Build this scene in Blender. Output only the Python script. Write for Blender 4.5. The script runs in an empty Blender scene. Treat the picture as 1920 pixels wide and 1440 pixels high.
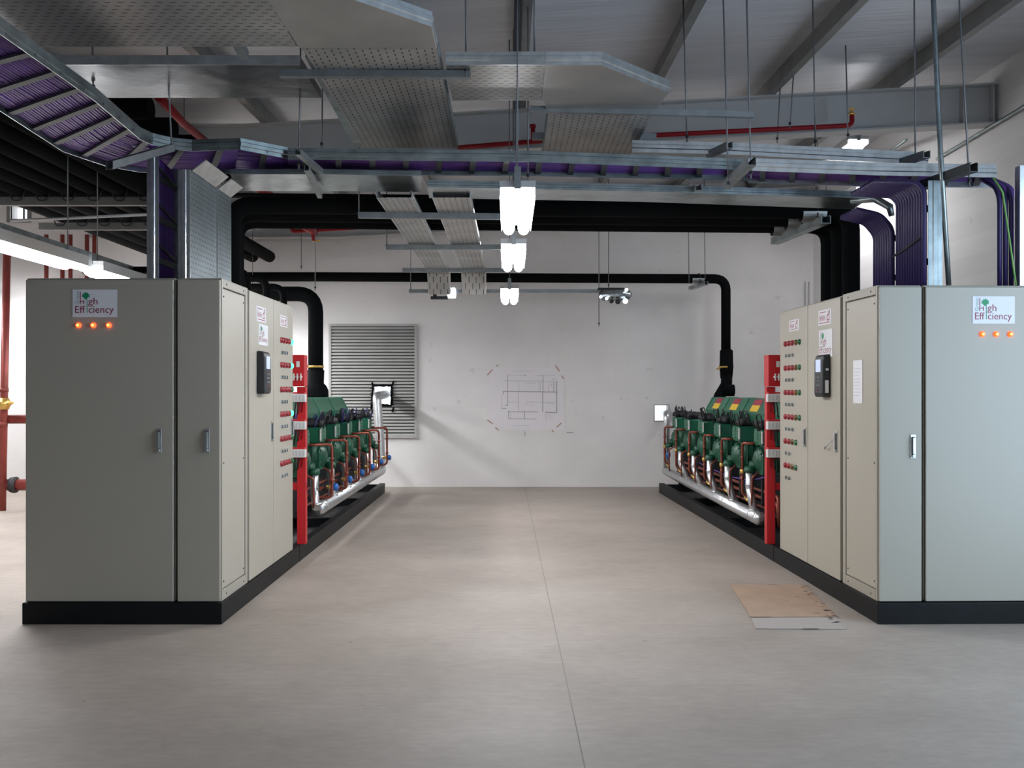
import bpy, math, random
from mathutils import Vector, Matrix
random.seed(7)
C = bpy.context.scene.collection
V = Vector
# ---------------------------------------------------------------- camera, world, light, exposure
CX, CY, F, CAMZ = 955.0, 732.0, 1760.0, 1.46
cam_d = bpy.data.cameras.new('camera'); cam = bpy.data.objects.new('camera', cam_d); C.objects.link(cam)
cam.location = (0, 0, CAMZ); cam.rotation_euler = (math.pi/2, 0, 0)
cam_d.sensor_width = 36.0; cam_d.lens = F/1920*36.0
cam_d.shift_x = (960-CX)/1920; cam_d.shift_y = (CY-720)/1920
cam_d.clip_start = 0.05; cam_d.clip_end = 200
bpy.context.scene.camera = cam
sc = bpy.context.scene
sc.view_settings.view_transform = 'Standard'; sc.view_settings.look = 'None'
sc.view_settings.gamma = 1.0; sc.view_settings.exposure = 0.0; sc.view_settings.use_curve_mapping = False
try:
    sc.cycles.use_denoising = True
    sc.cycles.max_bounces = 6; sc.cycles.diffuse_bounces = 4; sc.cycles.glossy_bounces = 3
    sc.cycles.sample_clamp_indirect = 4.0; sc.cycles.caustics_reflective = False; sc.cycles.caustics_refractive = False
except Exception: pass
w = bpy.data.worlds.new('sky'); sc.world = w; w.use_nodes = True
bg = w.node_tree.nodes['Background']; bg.inputs[0].default_value = (0.86, 0.93, 1.0, 1); bg.inputs[1].default_value = 1.7
def area(name, loc, rot, sx, sy, power, col):
    l = bpy.data.lights.new(name, 'AREA'); l.shape = 'RECTANGLE'; l.size = sx; l.size_y = sy; l.energy = power; l.color = col
    o = bpy.data.objects.new(name, l); C.objects.link(o); o.location = loc; o.rotation_euler = rot; return o
# daylight entering by the loading door in the right wall, beside and behind the camera
area('daylight_side_door', (4.55, 3.3, 1.7), (0, math.radians(90), 0), 3.0, 3.4, 135, (0.50, 0.74, 1.0))
# daylight entering by the doorway far behind the camera
area('daylight_rear_door', (1.5, -5.9, 1.7), (math.radians(-90), 0, math.radians(180)), 4.0, 3.0, 40, (0.62, 0.78, 1.0))
TUBE_E = 72.0

# ---------------------------------------------------------------- materials
MATS = {}
def mat(name, col, rough=0.5, metal=0.0, emit=None, es=0.0, noise=0.0, nscale=5.0, bump=0.0, bscale=60.0, stretch=(1,1,1), spec=0.5):
    m = bpy.data.materials.new(name); m.use_nodes = True; nt = m.node_tree; b = nt.nodes['Principled BSDF']
    b.inputs['Base Color'].default_value = (*col, 1); b.inputs['Roughness'].default_value = rough
    b.inputs['Metallic'].default_value = metal; b.inputs['Specular IOR Level'].default_value = spec
    if emit: b.inputs['Emission Color'].default_value = (*emit, 1); b.inputs['Emission Strength'].default_value = es
    if noise or bump:
        tc = nt.nodes.new('ShaderNodeTexCoord'); mp = nt.nodes.new('ShaderNodeMapping'); nt.links.new(tc.outputs['Object'], mp.inputs[0])
        mp.inputs['Scale'].default_value = stretch
    if noise:
        n = nt.nodes.new('ShaderNodeTexNoise'); n.inputs['Scale'].default_value = nscale; n.inputs['Detail'].default_value = 6
        nt.links.new(mp.outputs[0], n.inputs['Vector'])
        r = nt.nodes.new('ShaderNodeMapRange'); r.inputs[1].default_value = 0.3; r.inputs[2].default_value = 0.7
        r.inputs[3].default_value = 1-noise; r.inputs[4].default_value = 1+noise*0.5
        nt.links.new(n.outputs[0], r.inputs[0])
        mx = nt.nodes.new('ShaderNodeMix'); mx.data_type = 'RGBA'; mx.blend_type = 'MULTIPLY'; mx.inputs[0].default_value = 1
        mx.inputs[6].default_value = (*col, 1); nt.links.new(r.outputs[0], mx.inputs[7]); nt.links.new(mx.outputs[2], b.inputs['Base Color'])
    if bump:
        n2 = nt.nodes.new('ShaderNodeTexNoise'); n2.inputs['Scale'].default_value = bscale; nt.links.new(mp.outputs[0], n2.inputs['Vector'])
        bp = nt.nodes.new('ShaderNodeBump'); bp.inputs['Strength'].default_value = bump; bp.inputs['Distance'].default_value = 0.01
        nt.links.new(n2.outputs[0], bp.inputs['Height']); nt.links.new(bp.outputs[0], b.inputs['Normal'])
    MATS[name] = m; return m
def perforated(name, col, a, b_, pa, pb):
    """sheet metal with staggered dark slots; a, b_ = object axes along and across the rows, pa, pb = pitch"""
    m = mat(name, col, 0.42, 0.8, noise=0.25, nscale=3.0); nt = m.node_tree; N = nt.nodes; L = nt.links
    tc = N.new('ShaderNodeTexCoord'); sp = N.new('ShaderNodeSeparateXYZ'); L.new(tc.outputs['Object'], sp.inputs[0])
    def mth(op, x, y=None):
        n = N.new('ShaderNodeMath'); n.operation = op
        for i, q in enumerate((x, y)):
            if q is None: continue
            if isinstance(q, (int, float)): n.inputs[i].default_value = q
            else: L.new(q, n.inputs[i])
        return n.outputs[0]
    u = mth('DIVIDE', sp.outputs[a], pa); v = mth('DIVIDE', sp.outputs[b_], pb)
    row = mth('FLOOR', v); fv = mth('SUBTRACT', mth('FRACT', v), 0.5)
    off = mth('MULTIPLY', mth('MODULO', row, 2.0), 0.5)
    uu = mth('ADD', mth('ADD', u, off), mth('MULTIPLY', fv, 0.5))
    fu = mth('ABSOLUTE', mth('SUBTRACT', mth('FRACT', uu), 0.5))
    hit = mth('MULTIPLY', mth('LESS_THAN', fu, 0.24), mth('LESS_THAN', mth('ABSOLUTE', fv), 0.09))
    b = N['Principled BSDF']
    src = b.inputs['Base Color'].links[0].from_socket
    mx = N.new('ShaderNodeMix'); mx.data_type = 'RGBA'; L.new(hit, mx.inputs[0]); L.new(src, mx.inputs[6]); mx.inputs[7].default_value = (0.012, 0.012, 0.012, 1)
    L.new(mx.outputs[2], b.inputs['Base Color'])
    inv = mth('MULTIPLY', mth('SUBTRACT', 1.0, hit), 0.8); L.new(inv, b.inputs['Metallic'])
    return m
M = MATS
mat('galv', (0.33, 0.38, 0.39), 0.34, 0.9, noise=0.35, nscale=9.0)
mat('galv_bright', (0.66, 0.69, 0.70), 0.30, 0.9, noise=0.2, nscale=14.0)
mat('galv_sheet', (0.36, 0.40, 0.41), 0.26, 0.92, noise=0.45, nscale=4.0, bump=0.5, bscale=5.0)
mat('galv_shaded', (0.055, 0.065, 0.07), 0.30, 0.7, noise=0.6, nscale=3.0, bump=0.6, bscale=6.0)  # dark mottled reflections of the shaded trunking put into the colour
mat('galv_plain', (0.42, 0.42, 0.41), 0.42, 0.8, noise=0.2, nscale=2.0)
mat('rung_steel', (0.055, 0.06, 0.065), 0.6, 0.0, spec=0.3)
mat('strut_steel', (0.27, 0.29, 0.30), 0.45, 0.75, noise=0.2, nscale=10.0)
mat('rod_steel', (0.20, 0.20, 0.21), 0.5, 0.6)
perforated('perf_xy', (0.40, 0.40, 0.39), 0, 1, 0.062, 0.042)
perforated('perf_yx', (0.44, 0.44, 0.43), 1, 0, 0.062, 0.042)
perforated('perf_yz', (0.26, 0.31, 0.33), 1, 2, 0.055, 0.034)
mat('cabinet', (0.42, 0.39, 0.325), 0.38, 0.0, bump=0.04, bscale=220.0)
mat('cabinet_edge', (0.37, 0.345, 0.29), 0.4)
mat('gap_dark', (0.03, 0.027, 0.024), 0.8)
mat('black_skid', (0.006, 0.007, 0.008), 0.5, noise=0.3, nscale=6, spec=0.22)
mat('foam_black', (0.004, 0.0045, 0.005), 0.8, bump=0.15, bscale=30.0, spec=0.06)
mat('red_paint', (0.52, 0.014, 0.020), 0.38)
mat('red_pipe', (0.26, 0.006, 0.012), 0.5, spec=0.25)
mat('copper', (0.30, 0.075, 0.048), 0.36, 0.55, noise=0.3, nscale=8)
mat('copper_red', (0.27, 0.05, 0.04), 0.45, 0.2, noise=0.25, nscale=5)
mat('brass', (0.75, 0.48, 0.14), 0.35, 0.8)
mat('green_cast', (0.008, 0.080, 0.042), 0.42, noise=0.25, nscale=14, bump=0.1, bscale=40)
mat('green_cover', (0.010, 0.115, 0.062), 0.4)
mat('green_light', (0.06, 0.22, 0.14), 0.5)
mat('alu', (0.62, 0.63, 0.64), 0.36, 0.9, noise=0.12, nscale=10, bump=0.05, bscale=14)
mat('black_plastic', (0.012, 0.013, 0.016), 0.42)
mat('dark_parts', (0.02, 0.02, 0.024), 0.6)
mat('blue_cap', (0.01, 0.12, 0.45), 0.35)
mat('blue_wire', (0.035, 0.035, 0.20), 0.5)
mat('purple', (0.12, 0.045, 0.27), 0.5, noise=0.25, nscale=7)
mat('purple_dark', (0.035, 0.022, 0.11), 0.5)
mat('earth_wire', (0.18, 0.42, 0.10), 0.5)
mat('white_plastic', (0.72, 0.72, 0.70), 0.4)
mat('paper', (0.80, 0.80, 0.83), 0.6)
mat('paper_plan', (0.84, 0.81, 0.84), 0.7)
mat('ink', (0.52, 0.51, 0.55), 0.7)
mat('ink_dark', (0.36, 0.34, 0.40), 0.7)
mat('tape_brown', (0.48, 0.30, 0.24), 0.5)
mat('maroon', (0.28, 0.02, 0.05), 0.5)
mat('logo_red', (0.32, 0.02, 0.05), 0.5)
mat('leaf_green', (0.01, 0.28, 0.12), 0.5)
mat('grey_green', (0.30, 0.46, 0.42), 0.5)
mat('yellow', (0.75, 0.50, 0.03), 0.5)
mat('screen', (0.55, 0.62, 0.80), 0.2, emit=(0.6, 0.7, 0.95), es=0.35)
mat('lamp_red', (0.28, 0.005, 0.015), 0.3)
mat('lamp_green', (0.01, 0.10, 0.03), 0.3)
mat('lamp_orange', (0.14, 0.06, 0.01), 0.3)
mat('lamp_red_lit', (1.0, 0.12, 0.02), 0.3, emit=(1.0, 0.07, 0.01), es=3.0)
mat('lamp_core_lit', (1.0, 0.5, 0.1), 0.3, emit=(1.0, 0.45, 0.08), es=5.0)
mat('lamp_green_lit', (0.1, 1.0, 0.4), 0.3, emit=(0.05, 1.0, 0.35), es=2.2)
mat('tube_soft', (1, 1, 1), 0.4, emit=(0.97, 0.98, 1.0), es=20.0)
mat('tube_lit', (1, 1, 1), 0.4, emit=(0.97, 0.98, 1.0), es=TUBE_E)
mat('spot_lit', (1, 1, 1), 0.4, emit=(0.8, 0.88, 1.0), es=3.0)
mat('fixture', (0.55, 0.55, 0.55), 0.5)
mat('louvre_shade', (0.10, 0.10, 0.10), 0.8)  # shade between the louvre slats, as a colour
mat('louvre', (0.46, 0.46, 0.44), 0.5, 0.0, noise=0.12, nscale=3)
mat('cardboard', (0.38, 0.265, 0.195), 0.8, noise=0.12, nscale=5)
mat('cardboard_pale', (0.36, 0.32, 0.29), 0.8)
mat('dark_mark', (0.05, 0.035, 0.03), 0.9)
mat('beam_paint', (0.52, 0.52, 0.52), 0.6, noise=0.06, nscale=2)
mat('purlin', (0.26, 0.26, 0.25), 0.5, 0.5, noise=0.2, nscale=4)
mat('joint', (0.25, 0.22, 0.20), 0.9)
mat('wall_other', (0.35, 0.35, 0.35), 0.8)
mat('clear', (0.9, 0.95, 1.0), 0.05)
# painted block wall: faint courses, scuffs
def wall_mat():
    m = mat('wall_paint', (0.84, 0.82, 0.815), 0.7, noise=0.05, nscale=1.6, bump=0.12, bscale=18); nt = m.node_tree; N = nt.nodes; L = nt.links
    b = N['Principled BSDF']; tc = N.new('ShaderNodeTexCoord'); mp = N.new('ShaderNodeMapping'); mp.inputs['Rotation'].default_value = (math.pi/2, 0, 0)
    L.new(tc.outputs['Object'], mp.inputs[0])
    br = N.new('ShaderNodeTexBrick'); br.inputs['Scale'].default_value = 1.0; br.inputs['Brick Width'].default_value = 0.4; br.inputs['Row Height'].default_value = 0.2
    br.inputs['Mortar Size'].default_value = 0.006; br.inputs['Mortar Smooth'].default_value = 1.0
    br.inputs['Color1'].default_value = (1,1,1,1); br.inputs['Color2'].default_value = (0.985,0.985,0.985,1); br.inputs['Mortar'].default_value = (0.955,0.955,0.955,1)
    L.new(mp.outputs[0], br.inputs['Vector'])
    src = b.inputs['Base Color'].links[0].from_socket
    mx = N.new('ShaderNodeMix'); mx.data_type = 'RGBA'; mx.blend_type = 'MULTIPLY'; mx.inputs[0].default_value = 1
    L.new(src, mx.inputs[6]); L.new(br.outputs[0], mx.inputs[7])
    # small scuffs
    n = N.new('ShaderNodeTexNoise'); n.inputs['Scale'].default_value = 7; n.inputs['Detail'].default_value = 3; L.new(tc.outputs['Object'], n.inputs['Vector'])
    r = N.new('ShaderNodeMapRange'); r.inputs[1].default_value = 0.70; r.inputs[2].default_value = 0.76; r.inputs[3].default_value = 1; r.inputs[4].default_value = 0.86; L.new(n.outputs[0], r.inputs[0])
    m2 = N.new('ShaderNodeMix'); m2.data_type = 'RGBA'; m2.blend_type = 'MULTIPLY'; m2.inputs[0].default_value = 1
    L.new(mx.outputs[2], m2.inputs[6]); L.new(r.outputs[0], m2.inputs[7]); L.new(m2.outputs[2], b.inputs['Base Color'])
wall_mat()
def floor_mat():
    m = bpy.data.materials.new('floor_concrete'); MATS['floor'] = m; m.use_nodes = True; nt = m.node_tree; N = nt.nodes; L = nt.links; b = N['Principled BSDF']
    tc = N.new('ShaderNodeTexCoord')
    def noise(s, d=8, st=(1,1,1), rough=0.6):
        mp = N.new('ShaderNodeMapping'); mp.inputs['Scale'].default_value = st; L.new(tc.outputs['Object'], mp.inputs[0])
        n = N.new('ShaderNodeTexNoise'); n.inputs['Scale'].default_value = s; n.inputs['Detail'].default_value = d; n.inputs['Roughness'].default_value = rough
        L.new(mp.outputs[0], n.inputs['Vector']); return n.outputs[0]
    cr = N.new('ShaderNodeValToRGB'); L.new(noise(0.9, 9, (1, 1.3, 1)), cr.inputs[0]); e = cr.color_ramp.elements
    e[0].position = 0.32; e[0].color = (0.31, 0.262, 0.225, 1); e[1].position = 0.70; e[1].color = (0.405, 0.350, 0.305, 1)
    c2 = N.new('ShaderNodeValToRGB'); L.new(noise(9, 8, (1, 2.5, 1), 0.7), c2.inputs[0]); e = c2.color_ramp.elements
    e[0].position = 0.35; e[0].color = (0.90, 0.90, 0.90, 1); e[1].position = 0.62; e[1].color = (1.03, 1.03, 1.03, 1)
    mx = N.new('ShaderNodeMix'); mx.data_type = 'RGBA'; mx.blend_type = 'MULTIPLY'; mx.inputs[0].default_value = 1
    L.new(cr.outputs[0], mx.inputs[6]); L.new(c2.outputs[0], mx.inputs[7])
    # dark specks
    vo = N.new('ShaderNodeTexVoronoi'); vo.inputs['Scale'].default_value = 1.7; vo.inputs['Randomness'].default_value = 1; L.new(tc.outputs['Object'], vo.inputs['Vector'])
    r = N.new('ShaderNodeMapRange'); r.inputs[1].default_value = 0.012; r.inputs[2].default_value = 0.022; r.inputs[3].default_value = 0.55; r.inputs[4].default_value = 1; L.new(vo.outputs[0], r.inputs[0])
    m2 = N.new('ShaderNodeMix'); m2.data_type = 'RGBA'; m2.blend_type = 'MULTIPLY'; m2.inputs[0].default_value = 1
    L.new(mx.outputs[2], m2.inputs[6]); L.new(r.outputs[0], m2.inputs[7]); L.new(m2.outputs[2], b.inputs['Base Color'])
    rr = N.new('ShaderNodeMapRange'); rr.inputs[3].default_value = 0.42; rr.inputs[4].default_value = 0.68; L.new(noise(1.3, 4), rr.inputs[0]); L.new(rr.outputs[0], b.inputs['Roughness'])
    bp = N.new('ShaderNodeBump'); bp.inputs['Strength'].default_value = 0.15; bp.inputs['Distance'].default_value = 0.004; L.new(noise(40, 3), bp.inputs['Height']); L.new(bp.outputs[0], b.inputs['Normal'])
floor_mat()
def roof_mat():
    m = mat('roof_foil', (0.68, 0.69, 0.73), 0.42, 0.25, noise=0.10, nscale=2.2, bump=0.55, bscale=7.0, stretch=(0.35, 3.5, 1))
roof_mat()

# ---------------------------------------------------------------- mesh tools
def P(px, py, Y): return V(((px-CX)/F*Y, Y, CAMZ-(py-CY)/F*Y))
BASE = {}
class MB:
    def __init__(s): s.v = []; s.f = []; s.m = []; s.s = []; s.mi = 0
    def mm(s, i): s.mi = i; return s
    def add(s, vs, fs, smooth=False):
        o = len(s.v); s.v += [tuple(q) for q in vs]
        for f in fs: s.f.append(tuple(i+o for i in f)); s.m.append(s.mi); s.s.append(smooth)
        return s
    def poly(s, pts): return s.add(pts, [tuple(range(len(pts)))])
    def obox(s, c, a, b, d):
        c, a, b, d = V(c), V(a), V(b), V(d)
        vs = [c+x*a+y*b+z*d for z in (-1, 1) for y in (-1, 1) for x in (-1, 1)]
        fs = [(0,2,3,1),(4,5,7,6),(0,1,5,4),(2,6,7,3),(0,4,6,2),(1,3,7,5)]
        if a.cross(b).dot(d) < 0: fs = [f[::-1] for f in fs]
        return s.add(vs, fs)
    def box(s, x0, x1, y0, y1, z0, z1):
        x0, x1 = sorted((x0, x1)); y0, y1 = sorted((y0, y1)); z0, z1 = sorted((z0, z1))
        return s.obox(((x0+x1)/2, (y0+y1)/2, (z0+z1)/2), ((x1-x0)/2, 0, 0), (0, (y1-y0)/2, 0), (0, 0, (z1-z0)/2))
    def sweep(s, path, prof, up=(0,0,1), closed=True, caps=True):
        path = [V(p) for p in path]; up = V(up).normalized(); n = len(prof); vs = []
        for i, p in enumerate(path):
            t0 = (p-path[i-1]).normalized() if i > 0 else None
            t1 = (path[i+1]-p).normalized() if i < len(path)-1 else None
            if t0 is None: t0 = t1
            if t1 is None: t1 = t0
            tm = (t0+t1).normalized(); side = tm.cross(up).normalized(); k = 1/max(0.4, tm.dot(t0))
            for a, b in prof: vs.append(p+side*a*k+up*b)
        fs = []
        for i in range(len(path)-1):
            for j in range(n if closed else n-1):
                j2 = (j+1) % n; fs.append((i*n+j, i*n+j2, (i+1)*n+j2, (i+1)*n+j))
        if caps and closed: fs.append(tuple(range(n))[::-1]); fs.append(tuple((len(path)-1)*n+j for j in range(n)))
        return s.add(vs, fs)
    def tube(s, path, r, n=14, bend=0.0, caps=True):
        path = [V(p) for p in path]
        if bend > 0 and len(path) > 2:
            out = [path[0]]
            for i in range(1, len(path)-1):
                a, b, c = path[i-1], path[i], path[i+1]; u = (a-b); w_ = (c-b); lu, lw = u.length, w_.length; u.normalize(); w_.normalize()
                ang = u.angle(w_); d = min(bend/max(math.tan(ang/2), 1e-3), lu*0.49, lw*0.49)
                p0, p1 = b+u*d, b+w_*d
                for k in range(7):
                    t = k/6; out.append(p0*(1-t)**2+b*2*t*(1-t)*0.93+(p0+p1)*0.5*2*t*(1-t)*0.07+p1*t*t)
            out.append(path[-1]); path = out
        rs = r if isinstance(r, (list, tuple)) else [r]*len(path)
        t = (path[1]-path[0]).normalized(); ref = V((0, 0, 1)) if abs(t.z) < 0.9 else V((1, 0, 0)); nrm = t.cross(ref).normalized(); vs = []
        for i, p in enumerate(path):
            t0 = (p-path[i-1]).normalized() if i else t
            t1 = (path[i+1]-p).normalized() if i < len(path)-1 else t0
            tm = (t0+t1)
            tm = tm.normalized() if tm.length > 1e-6 else t0
            nrm = (nrm-tm*nrm.dot(tm)).normalized(); bn = tm.cross(nrm)
            for j in range(n):
                a = 2*math.pi*j/n; vs.append(p+(nrm*math.cos(a)+bn*math.sin(a))*rs[i])
        fs = [(i*n+j, i*n+(j+1) % n, (i+1)*n+(j+1) % n, (i+1)*n+j) for i in range(len(path)-1) for j in range(n)]
        s.add(vs, fs, True)
        if caps:
            o = len(s.v)-len(vs); k = len(path)-1
            s.f += [tuple(o+j for j in range(n))[::-1], tuple(o+k*n+j for j in range(n))]; s.m += [s.mi]*2; s.s += [False]*2
        return s
    def lathe(s, o, axis, prof, n=18):
        """prof: list of (distance along axis, radius)"""
        o, ax = V(o), V(axis).normalized(); ref = V((0, 0, 1)) if abs(ax.z) < 0.9 else V((1, 0, 0)); u = ax.cross(ref).normalized(); v = ax.cross(u); vs = []
        for d, r in prof:
            for j in range(n):
                a = 2*math.pi*j/n; vs.append(o+ax*d+(u*math.cos(a)+v*math.sin(a))*r)
        fs = [(i*n+j, i*n+(j+1) % n, (i+1)*n+(j+1) % n, (i+1)*n+j) for i in range(len(prof)-1) for j in range(n)]
        s.add(vs, fs, True); o2 = len(s.v)-len(vs); k = len(prof)-1
        s.f += [tuple(o2+j for j in range(n))[::-1], tuple(o2+k*n+j for j in range(n))]; s.m += [s.mi]*2; s.s += [False]*2
        return s
    def prism(s, poly, o, u, v, w_):
        o, u, v, w_ = V(o), V(u), V(v), V(w_); n = len(poly)
        vs = [o+u*a+v*b for a, b in poly]+[o+u*a+v*b+w_ for a, b in poly]
        return s.add(vs, [tuple(range(n))[::-1], tuple(range(n, 2*n))]+[(i, (i+1) % n, n+(i+1) % n, n+i) for i in range(n)])
    def text(s, body, o, u, v, width, height):
        """flat lettering fitted in width x height from its lower-left corner o, along unit vectors u and v"""
        cu = bpy.data.curves.new('t', 'FONT'); cu.body = body; cu.resolution_u = 3; to = bpy.data.objects.new('t', cu); C.objects.link(to)
        bpy.context.view_layer.update(); me = bpy.data.meshes.new_from_object(to.evaluated_get(bpy.context.evaluated_depsgraph_get()))
        co = [q.co.copy() for q in me.vertices]; x0 = min(c.x for c in co); x1 = max(c.x for c in co); y0 = min(c.y for c in co); y1 = max(c.y for c in co)
        o, u, v = V(o), V(u), V(v)
        s.add([o+u*((c.x-x0)/(x1-x0)*width)+v*((c.y-y0)/(y1-y0)*height) for c in co], [tuple(p.vertices) for p in me.polygons])
        bpy.data.objects.remove(to); bpy.data.curves.remove(cu); bpy.data.meshes.remove(me); return s
    def build(s, name, mats, parent=None, loc=None, bevel=0.0, seg=2):
        base = BASE.get(parent.name, V((0,0,0))) if parent else (V(loc) if loc is not None else V((0,0,0)))
        me = bpy.data.meshes.new(name); me.from_pydata([tuple(V(q)-base) for q in s.v], [], s.f)
        for m_ in (mats if isinstance(mats, (list, tuple)) else [mats]): me.materials.append(MATS[m_])
        for p, mi, sm in zip(me.polygons, s.m, s.s): p.material_index = mi; p.use_smooth = sm
        me.update(); o = bpy.data.objects.new(name, me); C.objects.link(o)
        if parent: o.parent = parent; BASE[o.name] = base
        else: o.location = base; BASE[o.name] = base
        if bevel: md = o.modifiers.new('bevel', 'BEVEL'); md.width = bevel; md.segments = seg; md.limit_method = 'ANGLE'; md.angle_limit = math.radians(50)
        return o
def tag(o, label, cat, group=None, kind=None):
    o['label'] = label; o['category'] = cat
    if group: o['group'] = group
    if kind: o['kind'] = kind
    return o
def thing(name, label, cat, loc=(0,0,0), group=None, base=None):
    o = bpy.data.objects.new(name, None); C.objects.link(o); o.location = loc; o.empty_display_size = 0.1
    BASE[o.name] = V(loc) if base is None else V(base)
    return tag(o, label, cat, group)
def struct(o): o['kind'] = 'structure'; return o
def copy_thing(o, label, loc=None, rot=None):
    r = o.copy(); C.objects.link(r); r['label'] = label
    if loc is not None: r.location = loc
    if rot is not None: r.rotation_euler = rot
    for ch in list(o.children):
        c = ch.copy(); C.objects.link(c); c.parent = r
        for g in list(ch.children):
            d = g.copy(); C.objects.link(d); d.parent = c
    return r

# ---------------------------------------------------------------- the building shell
YB, XR, XL, YF = 14.2, 4.6, -11.0, -6.0
def R_(x, y): return 4.26+0.055*max(x, -2.5)+0.03*(y-YB)      # level of the rafter tops
def ceil_z(x, y): return R_(x, y)+0.17
mb = MB(); mb.box(XL-.2, XR+.2, YF-.2, YB+.2, -0.2, 0); struct(mb.build('floor', 'floor'))
def wall_grid(name, xs0, xs1, zs0, ztop, holes, mk, matn):
    """vertical wall made of quads around rectangular holes, with thickness; mk(a,b,c) -> point, c = 0 inner, 1 outer face"""
    xs = sorted({xs0, xs1, *[h[0] for h in holes], *[h[1] for h in holes]}); zs = sorted({zs0, ztop, *[h[2] for h in holes], *[h[3] for h in holes]})
    b = MB()
    for i in range(len(xs)-1):
        for j in range(len(zs)-1):
            cx, cz = (xs[i]+xs[i+1])/2, (zs[j]+zs[j+1])/2
            if any(h[0] < cx < h[1] and h[2] < cz < h[3] for h in holes): continue
            q = [mk(xs[i], zs[j], 0), mk(xs[i+1], zs[j], 0), mk(xs[i+1], zs[j+1], 0), mk(xs[i], zs[j+1], 0)]
            b.poly(q)
            q = [mk(xs[i], zs[j], 1), mk(xs[i], zs[j+1], 1), mk(xs[i+1], zs[j+1], 1), mk(xs[i+1], zs[j], 1)]
            b.poly(q)
    for h in holes:
        x0, x1, z0, z1 = h
        for (a, c), (d, e) in (((x0,z0),(x1,z0)), ((x1,z0),(x1,z1)), ((x1,z1),(x0,z1)), ((x0,z1),(x0,z0))):
            b.poly([mk(a, c, 0), mk(a, c, 1), mk(d, e, 1), mk(d, e, 0)])
    return struct(b.build(name, matn))
HL = (-2.06, -1.775, 1.235, 1.535)      # hole behind the louvre
HR = (2.20, 2.405, 1.00, 1.235)         # hole in the bare wall at right
HW = (-7.54, -7.28, 4.05, 4.25)         # small high window
wall_grid('wall_back', XL, XR, 0, 4.9, [HL, HR, HW], lambda a, z, c: V((a, YB+0.2*c, z)), 'wall_paint')
wall_grid('wall_right', YF, YB, 0, 4.95, [(1.5, 5.1, 0.0, 3.2)], lambda a, z, c: V((XR+0.2*c, a, z)), 'wall_paint')
wall_grid('wall_front', XL, XR, 0, 4.9, [(-0.5, 3.5, 0.0, 3.2)], lambda a, z, c: V((a, YF-0.2*c, z)), 'wall_other')
wall_grid('wall_left', YF, YB, 0, 4.9, [], lambda a, z, c: V((XL-0.2*c, a, z)), 'wall_other')
mb = MB()
for x0, x1 in ((XL-.2, -2.5), (-2.5, XR+.2)):
    q = [V((x0, YF-.2, ceil_z(x0, YF))), V((x1, YF-.2, ceil_z(x1, YF))), V((x1, YB+.2, ceil_z(x1, YB))), V((x0, YB+.2, ceil_z(x0, YB)))]
    up = V((0, 0, 0.12)); mb.add(q+[p+up for p in q], [(3,2,1,0), (4,5,6,7), (0,1,5,4), (1,2,6,5), (2,3,7,6), (3,0,4,7)])
struct(mb.build('ceiling', 'roof_foil'))
# paint edge high on the back wall: the wall plate
# rafters (white I sections) and roof purlins
def rafter(Y, label, hgt=0.38, xs=XL):
    b = MB()
    for x0, x1 in ((xs, -2.5), (-2.5, XR)):
        for (z0, z1, hw) in ((0, -0.016, 0.09), (-0.016, -hgt+0.016, 0.006), (-hgt+0.016, -hgt, 0.09)):
            q = []
            for x in (x0, x1):
                t = R_(x, Y)
                q += [V((x, Y-hw, t+z1)), V((x, Y+hw, t+z1)), V((x, Y+hw, t+z0)), V((x, Y-hw, t+z0))]
            b.add(q, [(3,2,1,0), (4,5,6,7), (0,1,5,4), (1,2,6,5), (2,3,7,6), (3,0,4,7)])
    for x in (XR-0.05, XR-0.33):
        t = R_(x, Y); b.box(x-0.006, x+0.006, Y-0.085, Y+0.085, t-hgt+0.016, t-0.016)
    o = b.build('roof_beam', 'beam_paint', loc=(0, Y, R_(0, Y)-hgt)); return tag(o, label, 'beam')
rafter(8.9, 'wide white steel roof beam crossing the ceiling in front of the sprinkler pipe')
rafter(14.05, 'white steel roof beam close against the back wall above the black pipes', xs=-6.3)
rafter(3.2, 'white steel roof beam above the camera, nearest of the roof beams')
pl = ['steel roof purlin running above the middle row of lights', 'dark steel roof purlin passing behind the bright tray corner', 'dark steel roof purlin above the red sprinkler pipe end', 'dark steel roof purlin beside the right wall',
      'dark roof purlin over the perforated tray crossing', 'dark roof purlin over the upper left purple ladder', 'dark roof purlin above the left cabinets', 'dark roof purlin over the black pipe bank']
for i, x in enumerate([0.12, 1.30, 2.46, 3.62, -1.05, -2.3, -3.6, -5.0]):
    b = MB(); p0, p1 = V((x, YF, R_(x, YF)+0.002)), V((x, YB, R_(x, YB)+0.002))
    b.sweep([p0, p1], [(-0.035,0), (0.035,0), (0.035,0.02), (0.031,0.02), (0.031,0.004), (-0.003,0.004), (-0.003,0.166), (-0.065,0.166), (-0.065,0.169), (-0.007,0.169), (-0.007,0.004), (-0.035,0.004)])
    o = b.build('roof_purlin', 'purlin', loc=p0); tag(o, pl[i], 'purlin', 'roof purlins')
# steel ties in the second bay
for (a, c, lab) in ((P(1700, 262, 9.6), P(1630, 312, 12.5), 'thin slanting roof brace beyond the right end of the white beam'),
                    (P(1250, 305, 9.8), P(1180, 330, 12.8), 'thin slanting roof brace seen beyond the tray corner')):
    tag(MB().tube([a, c], 0.014, 8).build('roof_brace', 'galv', loc=a), lab, 'brace', 'roof braces')
# saw-cut floor joint
mb = MB(); a, c = V((0.30, 2.3, 0.0006)), V((0.235, YB, 0.0006)); d = V((0.0025, 0, 0))
mb.poly([a-d, a+d, c+d, c-d]); o = mb.build('trim_1', 'joint'); struct(o)

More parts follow.
